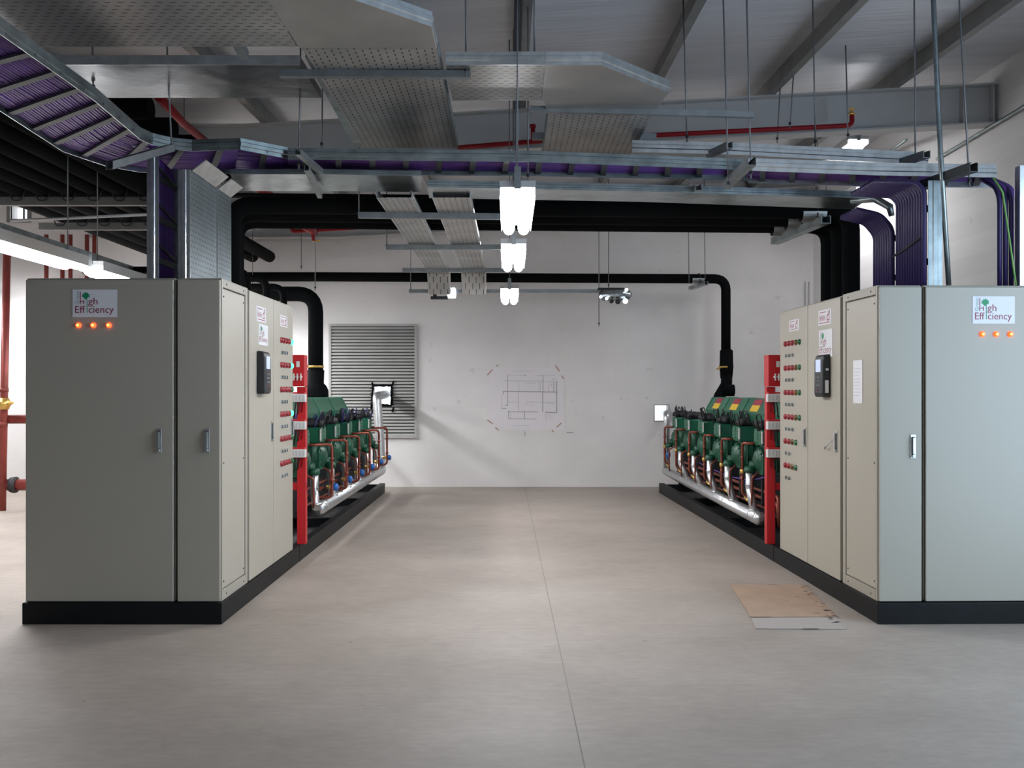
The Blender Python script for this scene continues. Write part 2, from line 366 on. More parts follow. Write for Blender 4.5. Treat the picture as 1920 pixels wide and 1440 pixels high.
# louvre in back wall, with the hole and torn black edge
mb = MB(); x0, x1, z0, z1 = -2.69, -1.43, 0.775, 2.43; y = YB-0.03
t = thing('louvre_panel', 'grey horizontal-slat louvre panel set in the back wall', 'louvre', (-2.06, YB, 0.775))
f = MB()
for q in ((x0-.035, x0, z0-.035, z1+.035), (x1, x1+.035, z0-.035, z1+.035), (x0, x1, z0-.035, z0), (x0, x1, z1, z1+.035)): f.box(q[0], q[1], YB-0.045, YB-0.001, q[2], q[3])
f.build('frame', 'louvre', t)
n = 34; st = (z1-z0)/n
hx0, hx1, hz0, hz1 = HL
for k in range(n):
    za, zb = z0+k*st, z0+(k+1)*st
    spans = [(x0, x1)]
    if zb > hz0 and za < hz1: spans = [(x0, hx0), (hx1, x1)]
    for a, c in spans:
        mb.sweep([V((a, YB-.004, za)), V((c, YB-.004, za))], [(0.006, 0.002), (0.036, 0.002), (0.038, 0.008), (0.018, st*0.70), (0.006, st*0.72)])
mb.build('slats', 'louvre', t)
mb = MB()
for q in ((x0, hx0, z0, z1), (hx1, x1, z0, z1), (hx0, hx1, z0, hz0), (hx0, hx1, hz1, z1)): mb.box(q[0], q[1], YB-.006, YB-.001, q[2], q[3])
mb.build('shade_backing', 'louvre_shade', t)  # dark sheet that paints the shadow lines between the slats
# torn black edging
mb = MB()
for (a, c) in (((hx0, hz0), (hx0, hz1)), ((hx1, hz0), (hx1, hz1)), ((hx0, hz0), (hx1, hz0)), ((hx0, hz1), (hx1, hz1))):
    a, c = V((a[0], YB-.05, a[1])), V((c[0], YB-.05, c[1])); k = 12; e = (c-a)*0.0
    pth = [a+(c-a)*i/k+V((random.uniform(-.006,.006), 0, random.uniform(-.006,.006))) for i in range(k+1)]
    mb.tube(pth, [0.014+random.uniform(-.003,.006) for _ in pth], 7)
for (x, z, dx) in ((hx0-.012, hz1+.05, .02), (hx1+.03, hz1+.07, -.02), (hx1+.03, hz0-.03, -.02), (hx0-.02, hz0+.01, .0)):
    mb.tube([V((x, YB-.05, z)), V((x+dx, YB-.05, z-.07))], [0.012, 0.016], 6)
for k in range(8):
    z = hz0+.01+k*.035
    mb.obox((hx0-.02, YB-.05, z), (.012, 0, 0), (0, .006, 0), (0, 0, .007)); mb.obox((hx1+.022, YB-.05, z), (.012, 0, 0), (0, .006, 0), (0, 0, .006))
tag(mb.build('sealing_strip', 'foam_black', loc=(hx0, YB-.05, hz0)), 'ragged black sealing strip around the bright hole in the louvre', 'sealing strip')
# small high window and its frame
mb = MB(); hx = HW
for q in ((hx[0]-.05, hx[0], hx[2]-.05, hx[3]+.05), (hx[1], hx[1]+.05, hx[2]-.05, hx[3]+.05), (hx[0], hx[1], hx[2]-.05, hx[2]), (hx[0], hx[1], hx[3], hx[3]+.05)): mb.box(q[0], q[1], YB-.03, YB+.03, q[2], q[3])
mb.box(hx[1]-.07, hx[1]-.055, YB-.02, YB+.02, hx[2], hx[3])
struct(mb.build('window_1', 'purlin'))
# shallow beads round the hole at right
mb = MB(); h = HR
for q in ((h[0]-.015, h[0], h[2]-.015, h[3]+.015), (h[1], h[1]+.015, h[2]-.015, h[3]+.015), (h[0], h[1], h[2]-.015, h[2]), (h[0], h[1], h[3], h[3]+.015)): mb.box(q[0], q[1], YB-.012, YB+.01, q[2], q[3])
struct(mb.build('window_2', 'louvre'))

# drawing taped on the back wall
s_ = F/YB
def W2(px, py, off=0.004): p = P(px, py, YB); return V((p.x, YB-off, p.z))
t = thing('wall_plan', 'large floor plan drawing taped on the back wall', 'drawing', W2(988, 800))
mb = MB(); q = [W2(918, 806), W2(1058, 806), W2(1058, 688), W2(918, 688)]; mb.prism([(0,0),(1,0),(1,1),(0,1)], q[0], q[1]-q[0], q[3]-q[0], V((0, .002, 0)))
mb.build('sheet', 'paper_plan', t)
mb = MB()
def ln(x0_, y0_, x1_, y1_, w_=0.7, m_=0):
    a, c = W2(x0_, y0_, .0055), W2(x1_, y1_, .0055); d = (c-a).normalized(); nn = V((-d.z, 0, d.x))*w_/s_/2
    mb.mi = m_; mb.poly([a-nn, c-nn, c+nn, a+nn])
def crop(ax, ay): return 880+ax/8, 660+ay/8
for (a, b_, c, d, wd) in ((510,430,1320,440,.7),(575,340,575,800,.9),(740,430,745,590,.6),(1045,430,1045,590,.5),(1068,430,1068,590,.5),(1105,350,1105,600,1.0),(510,590,1320,602,1.2),(505,590,515,640,.9),
    (735,600,738,890,.8),(575,750,735,750,.7),(860,750,1280,755,.7),(1100,600,1100,900,1.2),(1310,440,1310,910,1.3),(575,895,1030,900,.9),(1140,903,1315,910,1.3),(590,880,590,1005,.9),(825,880,828,1005,1.1),
    (585,1003,1010,1005,.9),(1265,450,1265,600,1.0),(1190,450,1190,600,.6),(1230,470,1230,520,.8),(1150,900,1150,1020,.6),(590,345,860,350,.5),(990,355,1290,355,.5),(640,285,960,290,.4),(640,1105,900,1100,.4),
    (485,640,485,880,.5),(535,800,580,800,1.2),(860,755,860,790,.5),(890,795,970,795,.5),(1150,770,1280,775,.6),(620,890,620,1000,.5),(1240,405,1290,405,.9),(850,465,1000,470,.6),(830,350,845,350,1.3),
    (1180,910,1180,1000,.4),(1210,910,1210,1000,.4),(1240,910,1240,1000,.4),(480,845,560,845,.9)):
    ln(*crop(a, b_), *crop(c, d), wd*1.1, 0 if wd < 0.85 else 1)
mb.build('line_drawing', ['ink', 'ink_dark'], t)
for (a, b_, c, d, dark) in ((270,345,350,260,0),(405,215,430,195,0),(1290,200,1350,290,0),(1385,355,1415,405,0),(270,1020,350,1075,0),(390,1130,440,1175,0),(1310,1130,1380,1065,0),(1240,1170,1262,1200,0)):
    mb = MB(); ln(*crop(a, b_), *crop(c, d), 2.2); mb.build('tape_piece', 'tape_brown', t)
# faint writing marks scratched on the wall
mb = MB(); ln(*crop(1460, 1210), *crop(1560, 1208), 1.4); tag(mb.build('wall_mark', 'ink_dark', loc=W2(1070, 811)), 'short dark pencil mark on back wall beside the floor plan', 'mark')
mb = MB(); ln(*crop(830, 1190), *crop(835, 1265), 1.4); tag(mb.build('wall_mark', 'grey_green', loc=W2(984, 818)), 'short greenish smear on back wall under the floor plan', 'mark')
# two thin conduits near the right corner of the back wall
for i, px in enumerate((1510, 1517)):
    a, c = P(px, 528, 14.12), P(px, 640, 14.12); tag(MB().tube([a, c], 0.008, 6).build('wall_conduit', 'louvre', loc=c), 'slim pale %s conduit on the back wall behind the right cabinets' % ('left-hand' if i == 0 else 'right-hand'), 'conduit', 'slim wall conduits')

# ---------------------------------------------------------------- electrical cabinets
def sign(parent, name, o, u, v, w_, h_, nrm, full=True):
    """white sticker lettered Green High Efficiency with a leaf"""
    o, u, v, nrm = V(o), V(u), V(v), V(nrm); mb = MB()
    mb.prism([(0,0),(w_,0),(w_,h_),(0,h_)], o, u, v, nrm*0.0015); z = nrm*0.0022
    def at(x, y): return o+u*((x-985)/770*w_)+v*((850-y)/490*h_)+z
    def tx(s, x, y0, x1, y1, m_): mb.mi = m_; mb.text(s, at(x, y1), u, v, (x1-x)/770*w_, (y1-y0)/490*h_)
    tx('gh', 1255, 505, 1420, 665, 1); tx('Eff', 1030, 650, 1205, 775, 1); tx('ciency', 1265, 660, 1700, 815, 1)
    mb.mi = 1
    def bar(x0_, y0_, x1_, y1_): mb.poly([at(x0_, y1_), at(x1_, y1_), at(x1_, y0_), at(x0_, y0_)])
    bar(1112, 395, 1127, 620); bar(1127, 565, 1175, 580); bar(1175, 545, 1190, 620)
    mb.mi = 3; mb.text('Green', at(1098, 622), v, -u, 235/490*h_, 68/770*w_)
    mb.mi = 2; bar(1231, 530, 1243, 772)
    pts = [(0,-75),(14,-45),(40,-58),(38,-28),(72,-30),(55,-2),(68,30),(34,30),(18,58),(0,72),(-18,58),(-40,40),(-50,22),(-82,18),(-58,-6),(-66,-34),(-34,-30),(-34,-62),(-12,-44)]
    cen = at(1218, 468); k = len(pts); vs = [cen]+[at(1218+a, 468+b_) for a, b_ in pts]
    mb.add(vs, [(0, 1+i, 1+(i+1) % k) for i in range(k)][::-1])
    return mb.build(name, ['paper', 'maroon', 'leaf_green', 'grey_green'], parent)
def maker_label(parent, o, u, v, w_, h_, nrm):
    """small white sticker: unreadable red lettering, a leaf-like mark, rule above and below"""
    o, u, v, nrm = V(o), V(u), V(v), V(nrm); mb = MB(); mb.prism([(0,0),(w_,0),(w_,h_),(0,h_)], o, u, v, nrm*0.0015); z = nrm*0.0022; mb.mi = 1
    def q(a, b_, c, d): mb.poly([o+u*a*w_+v*b_*h_+z, o+u*c*w_+v*b_*h_+z, o+u*c*w_+v*d*h_+z, o+u*a*w_+v*d*h_+z])
    q(.08, .12, .9, .17); q(.08, .82, .62, .87)
    for i, (a, hh) in enumerate(((.10,.44),(.17,.3),(.25,.36),(.33,.3),(.41,.36),(.49,.3))):
        q(a, .28, a+.028, .28+hh); q(a, .28+hh*.45, a+.055, .28+hh*.58)
        if i % 2 == 0: q(a, .28+hh-.06, a+.06, .28+hh)
    for (a, b_, c, d) in ((.66,.25,.70,.6),(.66,.25,.86,.31),(.82,.25,.86,.7),(.70,.55,.78,.66),(.76,.62,.80,.9),(.84,.66,.89,.95)): q(a, b_, c, d)
    return mb.build('maker_sticker', ['paper', 'logo_red'], parent)
def handle(parent, c, out, side):
    """recessed swing handle; c centre, out outward normal, side in-plane horizontal"""
    c, out, side = V(c), V(out), V(side); up = V((0,0,1)); mb = MB()
    mb.obox(c+out*.003, side*.017, out*.003, up*.075); mb.mi = 1
    mb.obox(c+out*.008, side*.010, out*.003, up*.060); mb.mi = 0
    mb.obox(c+out*.016+up*.004, side*.008, out*.005, up*.052); mb.lathe(c+out*.006-up*.060, out, [(0,.011),(.012,.011),(.014,.009)], 12)
    return mb.build('handle', ['galv_bright', 'gap_dark'], parent, bevel=0.0015)
def lamp(parent, c, out, r, mats, d=0.014, name='indicator_light'):
    mb = MB(); mb.lathe(c, out, [(0, r*1.15), (.004, r*1.15), (.0045, r), (d, r*.95), (d+.004, r*.6)], 12)
    if len(mats) > 1: mb.mi = 1; mb.lathe(V(c)+V(out)*(d+.0035), out, [(0, r*.55), (.003, r*.4)], 10)
    return mb.build(name, mats, parent)

def cabinet_front(s, d0, d1, H, kind, label, name='electrical_cabinet', dep=0.60, side_panel=False):
    """cabinet whose door faces the camera; local frame: x = s*d (d = distance from the aisle face), y from 0"""
    t = thing(name, label, 'cabinet', (0,0,0)); a, b_ = s*d0, s*d1; xa, xb = min(a, b_), max(a, b_)
    z0 = 0.135
    if side_panel:
        ia, ib = (xa, xb-.02) if s < 0 else (xa+.02, xb)
    else: ia, ib = xa, xb
    mb = MB().box(ia, ib, .022, dep, z0, H); mb.build('body', 'cabinet', t, bevel=0.006)
    g = MB().box(xa+.004, xb-.004, .017, .024, z0+.005, H-.01); g.build('door_seal', 'gap_dark', t)
    dr = MB().box(xa+.004, xb-.004, -.002, .017, z0+.004, H-.012).build('door', 'cabinet', t, bevel=0.005, seg=3)
    return t, dr
def cabinet_side(s, y0, y1, doors, H, label):
    t = thing('electrical_cabinet', label, 'cabinet', (0,0,0)); z0 = 0.135
    MB().box(s*.022, s*.62, y0+.004, y1, z0, H).build('body', 'cabinet', t, bevel=0.006)
    MB().box(s*.014, s*.024, y0+.008, y1-.004, z0+.005, H-.01).build('door_seal', 'gap_dark', t)
    out = []
    for (a, c) in doors: out.append(MB().box(-s*.004, s*.015, a+.003, c-.003, z0+.004, H-.012).build('door', 'cabinet', t, bevel=0.004, seg=2))
    return t, out

SIDES = {-1: dict(x=-1.805, y=5.87, rot=-0.002, H=2.165), 1: dict(x=2.31, y=5.87, rot=0.021, H=2.12)}
def put(o, s):
    d = SIDES[s]; o.location = (d['x'], d['y'], 0); o.rotation_euler = (0, 0, d['rot'])
sw = {-1: 'left', 1: 'right'}
for s in (-1, 1):
    d = SIDES[s]; H = d['H']; out = V((0,-1,0)); nx = V((-s, 0, 0))
    # wide front cabinet
    t, dr = cabinet_front(s, 0.292, 1.225, H, 'wide', 'tall beige cabinet with wide door, leaf sticker and three lit red lamps, %s side' % sw[s])
    if s < 0:
        sign(t, 'leaf_sticker', (-.925, -.0035, 1.918), (1,0,0), (0,0,1), .278, .172, (0,-1,0)); lx = (-.888, -.795, -.698); lz = 1.867
        handle(t, (-.385, -.002, 1.145), out, (1,0,0))
    else:
        sign(t, 'leaf_sticker', (.590, -.0035, 1.878), (1,0,0), (0,0,1), .268, .172, (0,-1,0)); lx = (.652, .740, .830); lz = 1.812
        handle(t, (.99, -.002, 1.12), out, (1,0,0))
    for x in lx: lamp(t, V((x, -.002, lz)), out, .015, ['lamp_red_lit', 'lamp_core_lit'], .012, 'pilot_light')
    put(t, s)
    # narrow front cabinet with inset side panel on the aisle
    t, dr = cabinet_front(s, 0.0, 0.275, H, 'narrow', 'narrow beige cabinet at the aisle corner, %s side' % sw[s], side_panel=True)
    handle(t, ((-.085 if s < 0 else .215), -.002, 1.145 if s < 0 else 1.11), out, (1,0,0))
    mb = MB(); fr = .05
    for (ya, yb, za, zb) in ((.022, fr, .135, H), (.60-fr, .60, .135, H), (fr, .60-fr, .135, .20), (fr, .60-fr, H-.055, H)): mb.box(s*.0, s*.022, ya, yb, za, zb)
    mb.build('side_frame', 'cabinet_edge', t, bevel=0.003)
    mb = MB(); mb.box(s*.006, s*.020, fr+.004, .596-fr, .206, H-.061); sp = mb.build('side_panel', 'cabinet', t, bevel=0.004)
    mb = MB()
    for yy in (fr+.03, .566-fr):
        for zz in (.25, 1.0, H-.11): mb.lathe(V((s*.006, yy, zz)), nx, [(0, .006), (.003, .005)], 8)
    for yy in (.12, .5): mb.lathe(V((0, yy, H-.03)), nx, [(0, .006), (.003, .005)], 8); mb.lathe(V((0, yy, .165)), nx, [(0, .006), (.003, .005)], 8)
    mb.build('screw_heads', 'gap_dark', t)
    if s > 0:
        mb = MB(); o = V((.004, .42, 1.375)); mb.prism([(0,0),(-.155,0),(-.155,.285),(0,.285)], o, (0,1,0), (0,0,1), (-.0015,0,0)); mb.mi = 1
        for k in range(9):
            yy = -.02-random.random()*.01; mb.poly([o+V((-.003, yy, .05+k*.022)), o+V((-.003, yy-.06-random.random()*.05, .05+k*.022)), o+V((-.003, yy-.1, .053+k*.022)), o+V((-.003, yy, .053+k*.022))])
        mb.build('paper_sheet', ['paper', 'ink'], t)
    put(t, s)
    # two-door control cabinet facing the aisle
    y0, ym, y1 = (.625, 1.285, 1.925) if s < 0 else (.635, 1.30, 1.985)
    t, drs = cabinet_side(s, y0, y1, [(y0, ym), (ym, y1)], H, 'two-door beige control cabinet with rows of lamps facing the aisle, %s side' % sw[s])
    u = V((0, -s, 0)) if False else V((0, 1, 0))*(1 if s < 0 else -1)      # reading direction seen from the aisle
    def F_(yy, zz, off=0.0): return V((-s*(.004+off), yy, zz))
    # maker label, leaf label on first door
    def lab(fn, ynear, yfar, za, zb, *a):
        st_ = ynear if s < 0 else yfar
        return fn(t, *a, F_(st_, za, .0005), u, V((0,0,1)), abs(yfar-ynear), zb-za, nx)
    z_ = 0 if s < 0 else -.02
    lab(maker_label, .80, 1.06, 1.955+z_, 2.065+z_); sg = lab(sign, .86, 1.12, 1.79+z_, 1.94+z_, 'leaf_sticker') if s < 0 else lab(sign, .78, 1.05, 1.70, 1.90, 'leaf_sticker')
    lab(maker_label, ym+.20, ym+.44, 1.965+z_*1.5, 2.055+z_*1.5)
    # hand-held style controller
    ya, yb, za, zb = (.815, .985, 1.435, 1.755) if s < 0 else (.815, .985, 1.412, 1.722)
    prof = [(0, .0), (.055, .0), (.062, .03), (.06, .26), (.05, .30), (0, .31)]
    mb = MB(); mb.prism([(p[0], p[1]) for p in prof], F_(ya, za), nx, (0,0,1), (0, yb-ya, 0)); cc = mb.build('controller', 'black_plastic', t, bevel=0.012, seg=3)
    mb = MB(); mb.prism([(.035,0),(.135,0),(.135,.09),(.035,.09)], F_(ya, za+.18, .0605), (0,1,0), (0,0,1), nx*.002); mb.build('screen', 'screen', cc)
    mb = MB()
    for a in range(3):
        for b_ in range(3): mb.lathe(F_(ya+.055+a*.03, za+.085+b_*.028, .0605), nx, [(0,.008),(.004,.007)], 8)
    mb.build('keypad', 'strut_steel', cc)
    mb = MB().lathe(F_(ya+.10, za+.05, .0605), nx, [(0,.009),(.004,.008)], 10); mb.build('red_button', 'lamp_red', cc)
    if s > 0:
        mb = MB(); mb.box(-.045, -.02, ya-.0015, ya, za+.03, za+.12); mb.box(-.04, -.02, ya-.0015, ya, za+.19, za+.205); mb.build('sticker', 'white_plastic', cc)
    # lamp rows and selector knobs
    for r in range(6):
        if s < 0: zz = 1.857-r*.195; nL, nK = 5, 3
        else: zz = 1.455+.385-r*.1985; nL, nK = (5, 3) if r < 4 else (4, 2)
        for k in range(nL):
            yy = ym+.235+k*.087 if s < 0 else ym+.16+(4-k)*.087+.02
            if k == nL-1: m_ = ['lamp_green_lit'] if (s < 0 and r in (0, 1, 3)) else ['lamp_green']
            elif k == nL-2 and s > 0: m_ = ['lamp_orange']
            else: m_ = ['lamp_red']
            lamp(t, F_(yy, zz), nx, .021, m_)
        for k in range(nK):
            yy = ym+.25+k*.075 if s < 0 else ym+.16+(4-k)*.082+.01
            mb = MB(); c = F_(yy, zz-.098); mb.lathe(c, nx, [(0,.014),(.006,.013)], 10); mb.mi = 1; mb.obox(c+nx*.010, (0,.004,0), nx*.006, (0,0,.013)); mb.build('selector_knob', ['galv_bright', 'strut_steel'], t)
    for yy in ((ym-.055, y1-.05) if s < 0 else (ym-.05-.55, ym+.05)):
        handle(t, F_(yy, 1.15 if s < 0 else 1.10), nx, (0,1,0))
    if s < 0:      # writing frame round the lower handle area
        pass
    else:          # key hanging from the lock
        c = F_(ym-.60, 1.12, .02); MB().tube([c, c+V((-.004, .16, -.07))], .003, 6).tube([c+V((-.004,.155,-.068)), c+V((-.004,.17,-.078))], .009, 8).build('key', 'galv_bright', t)
    put(t, s)
    # black skids
    mb = MB()
    W = 1.235; L1 = 2.13
    mb.box(s*-.012, s*W, -.018, L1, 0.0, .134)
    o = mb.build('steel_skid', 'black_skid', bevel=0.004); tag(o, 'black steel plinth under the beige cabinets, %s side' % sw[s], 'plinth'); put(o, s)
    L2 = 7.55; mb = MB()
    for (a, c) in ((-.012, .06), (W-.07, W)):
        mb.box(s*a, s*c, L1+.006, L2, 0.0, .012); mb.box(s*a, s*c, L1+.006, L2, .122, .134); mb.box(s*(a if a < 0 else c-.012), s*(a+.012 if a < 0 else c), L1+.006, L2, .012, .122)
    for yy in (L1+.04, 4.0, 5.8, L2-.04): mb.box(s*.0, s*(W-.02), yy-.03, yy+.03, .02, .12)
    mb.box(s*.06, s*(W-.07), L1+.01, L2, .02, .03)
    o = mb.build('steel_skid', 'black_skid'); tag(o, 'long black steel skid under the green compressors, %s side' % sw[s], 'skid'); put(o, s)

# ---------------------------------------------------------------- compressor racks
def compressor(s, y, idx, label, small=False):
    t = thing('refrigeration_compressor', label, 'compressor', (0,0,0), 'green compressors on the %s rack' % sw[s]); nx = V((-s, 0, 0))
    off = -.10 if s < 0 else -.07
    def L(d, yy, z): return V((s*(d+off), y+yy, z))
    # crankcase and motor barrel
    mb = MB(); mb.lathe(L(.20, 0, .83), -nx, [(0,.125),(.02,.14),(.05,.145),(.30,.145),(.36,.135),(.50,.125),(.53,.09)], 20)
    mb.obox(L(.30, 0, .76), (.13,0,0), (0,.115,0), (0,0,.09)); mb.obox(L(.55, 0, .72), (.10,0,0), (0,.10,0), (0,0,.05))
    for k in range(4): mb.obox(L(.24+k*.05, 0, .83), (.005,0,0), (0,.152,0), (0,0,.12))
    mb.build('body', 'green_cast', t, bevel=0.008)
    # bolted end cover toward the aisle
    mb = MB(); mb.lathe(L(.20, .03, .80), nx, [(0,.125),(.022,.125),(.03,.105),(.055,.09),(.07,.05)], 20)
    for k in range(10):
        a = 2*math.pi*k/10; mb.lathe(L(.178, .03+.112*math.cos(a), .80+.112*math.sin(a)), nx, [(0,.012),(.014,.010)], 6)
    mb.build('end_cover', 'green_cast', t)
    # cylinder heads
    for k, yy in enumerate((-.065, .075)):
        mb = MB(); mb.prism([(-.07,0),(.07,0),(.062,.13),(.045,.15),(-.045,.15),(-.062,.13)], L(.16, yy, .945), (0,1,0), (0,0,1), (s*.22,0,0)); 
        for q in range(3): mb.obox(L(.157, yy, .975+q*.035), (.004,0,0), (0,.05,0), (0,0,.008))
        mb.build('cylinder_head', 'green_cover', t, bevel=0.008)
    # pale gasket/vent strips beside heads
    MB().box(s*(.152+off), s*(.165+off), y-.148, y-.128, .965, 1.08).build('sight_glass', 'white_plastic', t)
    # black terminal cap with wire loops
    mb = MB(); mb.lathe(L(.27, 0, 1.10), (0,0,1), [(0,.10),(.03,.115),(.06,.105),(.085,.06)], 16)
    for k in range(7):
        a = random.uniform(-1.2, 1.2); mb.lathe(L(.17+random.uniform(0,.12), a*.10, 1.10+random.uniform(0,.02)), (0,0,1), [(0,.03),(.04,.032),(.06,.015)], 8)
    tb = mb.build('terminal_cap', 'dark_parts', t)
    for k in range(6):
        x = random.uniform(.14,.30); a = random.uniform(-.14,.14); c = random.uniform(-.14,.14); h_ = random.uniform(.03, .11)
        mb = MB(); mb.tube([L(x, a, 1.10), L(x-.03, a*.8, 1.14+h_), L(x-.02, c, 1.15+h_), L(x, c, 1.08)], .0065, 6, bend=.06); mb.build('wire_loop', 'blue_wire' if (k % 2 and s < 0) else 'dark_parts', tb)
    # suction valve and clad riser
    mb = MB(); mb.lathe(L(.10, .07, .74), (0,0,-1), [(0,.045),(.03,.055),(.05,.055),(.06,.04)], 12); mb.tube([L(.2,.07,.75), L(.10,.07,.75)], .04, 12); mb.build('suction_valve', 'green_cast', t)
    # copper discharge line
    far = -.20 if False else .20
    xx = -.035 if s < 0 else .07
    mb = MB()
    mb.tube([L(.20, .12, .955), L(.10, .12, .955), L(xx, far+.02, .955), L(xx, far+.02, .46), L(.14, far+.02, .44)], .0135, 10, bend=.045)
    for zz in (.60, .80): mb.lathe(L(xx, far+.02, zz), (0,0,1), [(0,.018),(.03,.018)], 10)
    mb.build('discharge_pipe', 'copper', t)
    mb = MB(); mb.tube([L(.12, -.16, .70), L(.06, -.16, .66), L(.06, -.14, .42), L(.10, .0, .36)], .009, 8, bend=.03); mb.build('oil_line', 'copper', t)
    # blue oil regulator cap
    if s < 0:
        mb = MB(); mb.lathe(L(-.03, far+.10, .545), nx, [(0,.03),(.01,.036),(.035,.036),(.05,.022)], 14); mb.mi = 1; mb.lathe(L(.03, far+.10, .545), nx, [(0,.02),(.06,.02)], 10); mb.build('oil_regulator', ['blue_cap', 'brass'], t)
    else:
        mb = MB(); mb.lathe(L(.10, far-.08, .52), (0,0,1), [(0,.018),(.04,.03),(.08,.03),(.09,.018)], 12); mb.build('oil_regulator', 'blue_cap', t)
        MB().tube([L(xx, far+.02, .66), L(xx, far+.02, .70)], .024, 8).build('brass_fitting', 'brass', t); MB().tube([L(.12, far-.05, .40), L(.12, far+.1, .42)], .016, 8).build('brass_fitting', 'brass', t)
    for yy in (-.09, .09): MB().box(s*(.22+off), s*(.58+off), y+yy-.015, y+yy+.015, .36, .67).build('foot', 'dark_parts', t)
    put(t, s); return t
ordw = ['nearest the cabinets', 'second from the cabinets', 'third from the cabinets', 'fourth from the cabinets', 'fifth from the cabinets', 'farthest, next to the back wall']
for s in (-1, 1):
    ys = [2.72+.78*k for k in range(6)] if s < 0 else [2.95+.80*k for k in range(6)]
    nx = V((-s, 0, 0))
    for k, y in enumerate(ys): compressor(s, y, k, 'green piston compressor on the %s rack, %s' % (sw[s], ordw[k]))
    # clad suction header with its risers, going out through the wall
    t = thing('suction_header', 'aluminium clad suction header pipe low along the %s rack' % sw[s], 'pipe', (0,0,0))
    hz = .375 if s < 0 else .29; hd = -.05 if s < 0 else .03; rr = .062; ro = 0.0 if s < 0 else .03
    ye = 7.52 if s < 0 else 7.80
    mb = MB()
    if s < 0:
        mb.tube([V((s*hd, 2.82, hz)), V((s*hd, 6.9, hz)), V((s*(hd+.05), 7.25, hz+.1)), V((s*(hd+.12), 7.3, 1.38)), V((s*(hd+.14), 8.6, 1.40))], rr, 18, bend=.10)
    else:
        mb.tube([V((s*hd, 2.70, hz)), V((s*.13, 7.75, hz))], rr, 18); mb.lathe((s*.13, 7.75, hz), (0,1,0), [(0,rr),(.05,.03)], 18); mb.tube([V((.13, 7.72, hz)), V((.13, 7.72, 1.12)), V((.235, 8.25, 1.115)), V((.245, 8.65, 1.115))], .047, 16, bend=.08)
    mb.lathe((s*hd, 2.83 if s < 0 else 2.71, hz), (0,-1,0), [(0,rr+.002),(.03,rr),(.055,rr*.7),(.066,rr*.3)], 18)
    yy = 2.9
    while yy < 7.0: mb.lathe((s*(hd+(0 if s < 0 else .02*(yy-2.7))), yy, hz), (0,1,0), [(0,rr+.003),(.012,rr+.003)], 18); yy += 1.05
    mb.build('header_pipe', 'alu', t)
    for y in ys:
        if y > 6.8: continue
        mb = MB(); dr_ = .10+(-.10 if s < 0 else -.07); hx_ = hd+(0 if s < 0 else .02*(y-2.7)); a = V((s*dr_, y+.07, .70)); mb.tube([a, V((s*dr_, y+.07, .52)), V((s*hx_, y-.08, hz+.02))], .038, 14, bend=.05)
        mb.lathe((s*dr_, y+.07, .56), (0,0,1), [(0,.041),(.01,.041)], 14); mb.lathe((s*hx_, y-.065, hz+.045), (0,0,1), [(0,.052),(.02,.048)], 12)
        mb.build('riser_pipe', 'alu', t)
    put(t, s)
    # green fan covers along the back of the rack
    nH = 4
    for k in range(nH):
        y0 = 2.45+.82*k if s < 0 else 2.35+.80*k; wd = .80
        t = thing('head_cover', 'green sloped metal cover above the compressors, %s rack, %s' % (sw[s], ['nearest the cabinets', 'second in the row', 'third in the row', 'farthest in the row'][k]), 'cover', (0,0,0), 'green sloped covers on the %s rack' % sw[s])
        mb = MB(); pf = [(.22, 1.13), (.20, 1.23), (.28, 1.375), (.58, 1.375), (.62, 1.20), (.62, 1.13)]
        mb.prism([(p[0], p[1]) for p in pf], (0, y0+.006, 0), (s,0,0), (0,0,1), (0, wd-.012, 0)); mb.build('casing', 'green_cover', t, bevel=.008)
        MB().prism([(p[0]-(.008 if p[0] < .3 else -.004), p[1]+(.004 if p[1] > 1.3 else 0)) for p in pf], (0, y0+wd-.03, 0), (s,0,0), (0,0,1), (0, .028, 0)).build('end_rib', 'green_light', t)
        if s > 0 and k in (1, 2, 3):
            dd = V((s*.08, 0, .145)); nn = V((-s*.145, 0, .08)).normalized(); o = V((s*.20, y0+.25, 1.23))
            mb = MB(); mb.prism([(0,.12),(.28,.12),(.28,.55),(0,.55)], o, (0,1,0), dd, nn*.002); mb.mi = 1; mb.prism([(0,.55),(.28,.55),(.28,.95),(0,.95)], o, (0,1,0), dd, nn*.002); mb.build('warning_sticker', ['yellow', 'logo_red'], t)
        put(t, s)
    # liquid receiver behind and rack frame
    t = thing('liquid_receiver', 'long dark horizontal receiver tank behind the %s compressors' % sw[s], 'tank', (0,0,0))
    MB().lathe((s*.96, 2.7, .62), (0,1,0), [(0,.05),(.05,.18),(.12,.24),(4.3,.24),(4.37,.18),(4.42,.05)], 24).build('shell', 'dark_parts', t)
    for yy in (3.2, 6.4): MB().box(s*.72, s*1.12, yy, yy+.06, .13, .45).build('cradle', 'black_skid', t)
    put(t, s)
    mb = MB()
    for yy in (2.45, 4.67, 7.3):
        for dd in (.22, .64): mb.box(s*dd, s*(dd+.05), yy-.025, yy+.025, .13, .36 if dd < .3 else 1.14)
    for dd in (.22, .64): mb.box(s*dd, s*(dd+.05), 2.4, 7.35, .32, .37)
    mb.box(s*.64, s*.69, 2.4, 7.35, 1.10, 1.14)
    o = mb.build('rack_frame', 'black_skid'); tag(o, 'black steel frame carrying the compressors, %s rack' % sw[s], 'frame'); put(o, s)
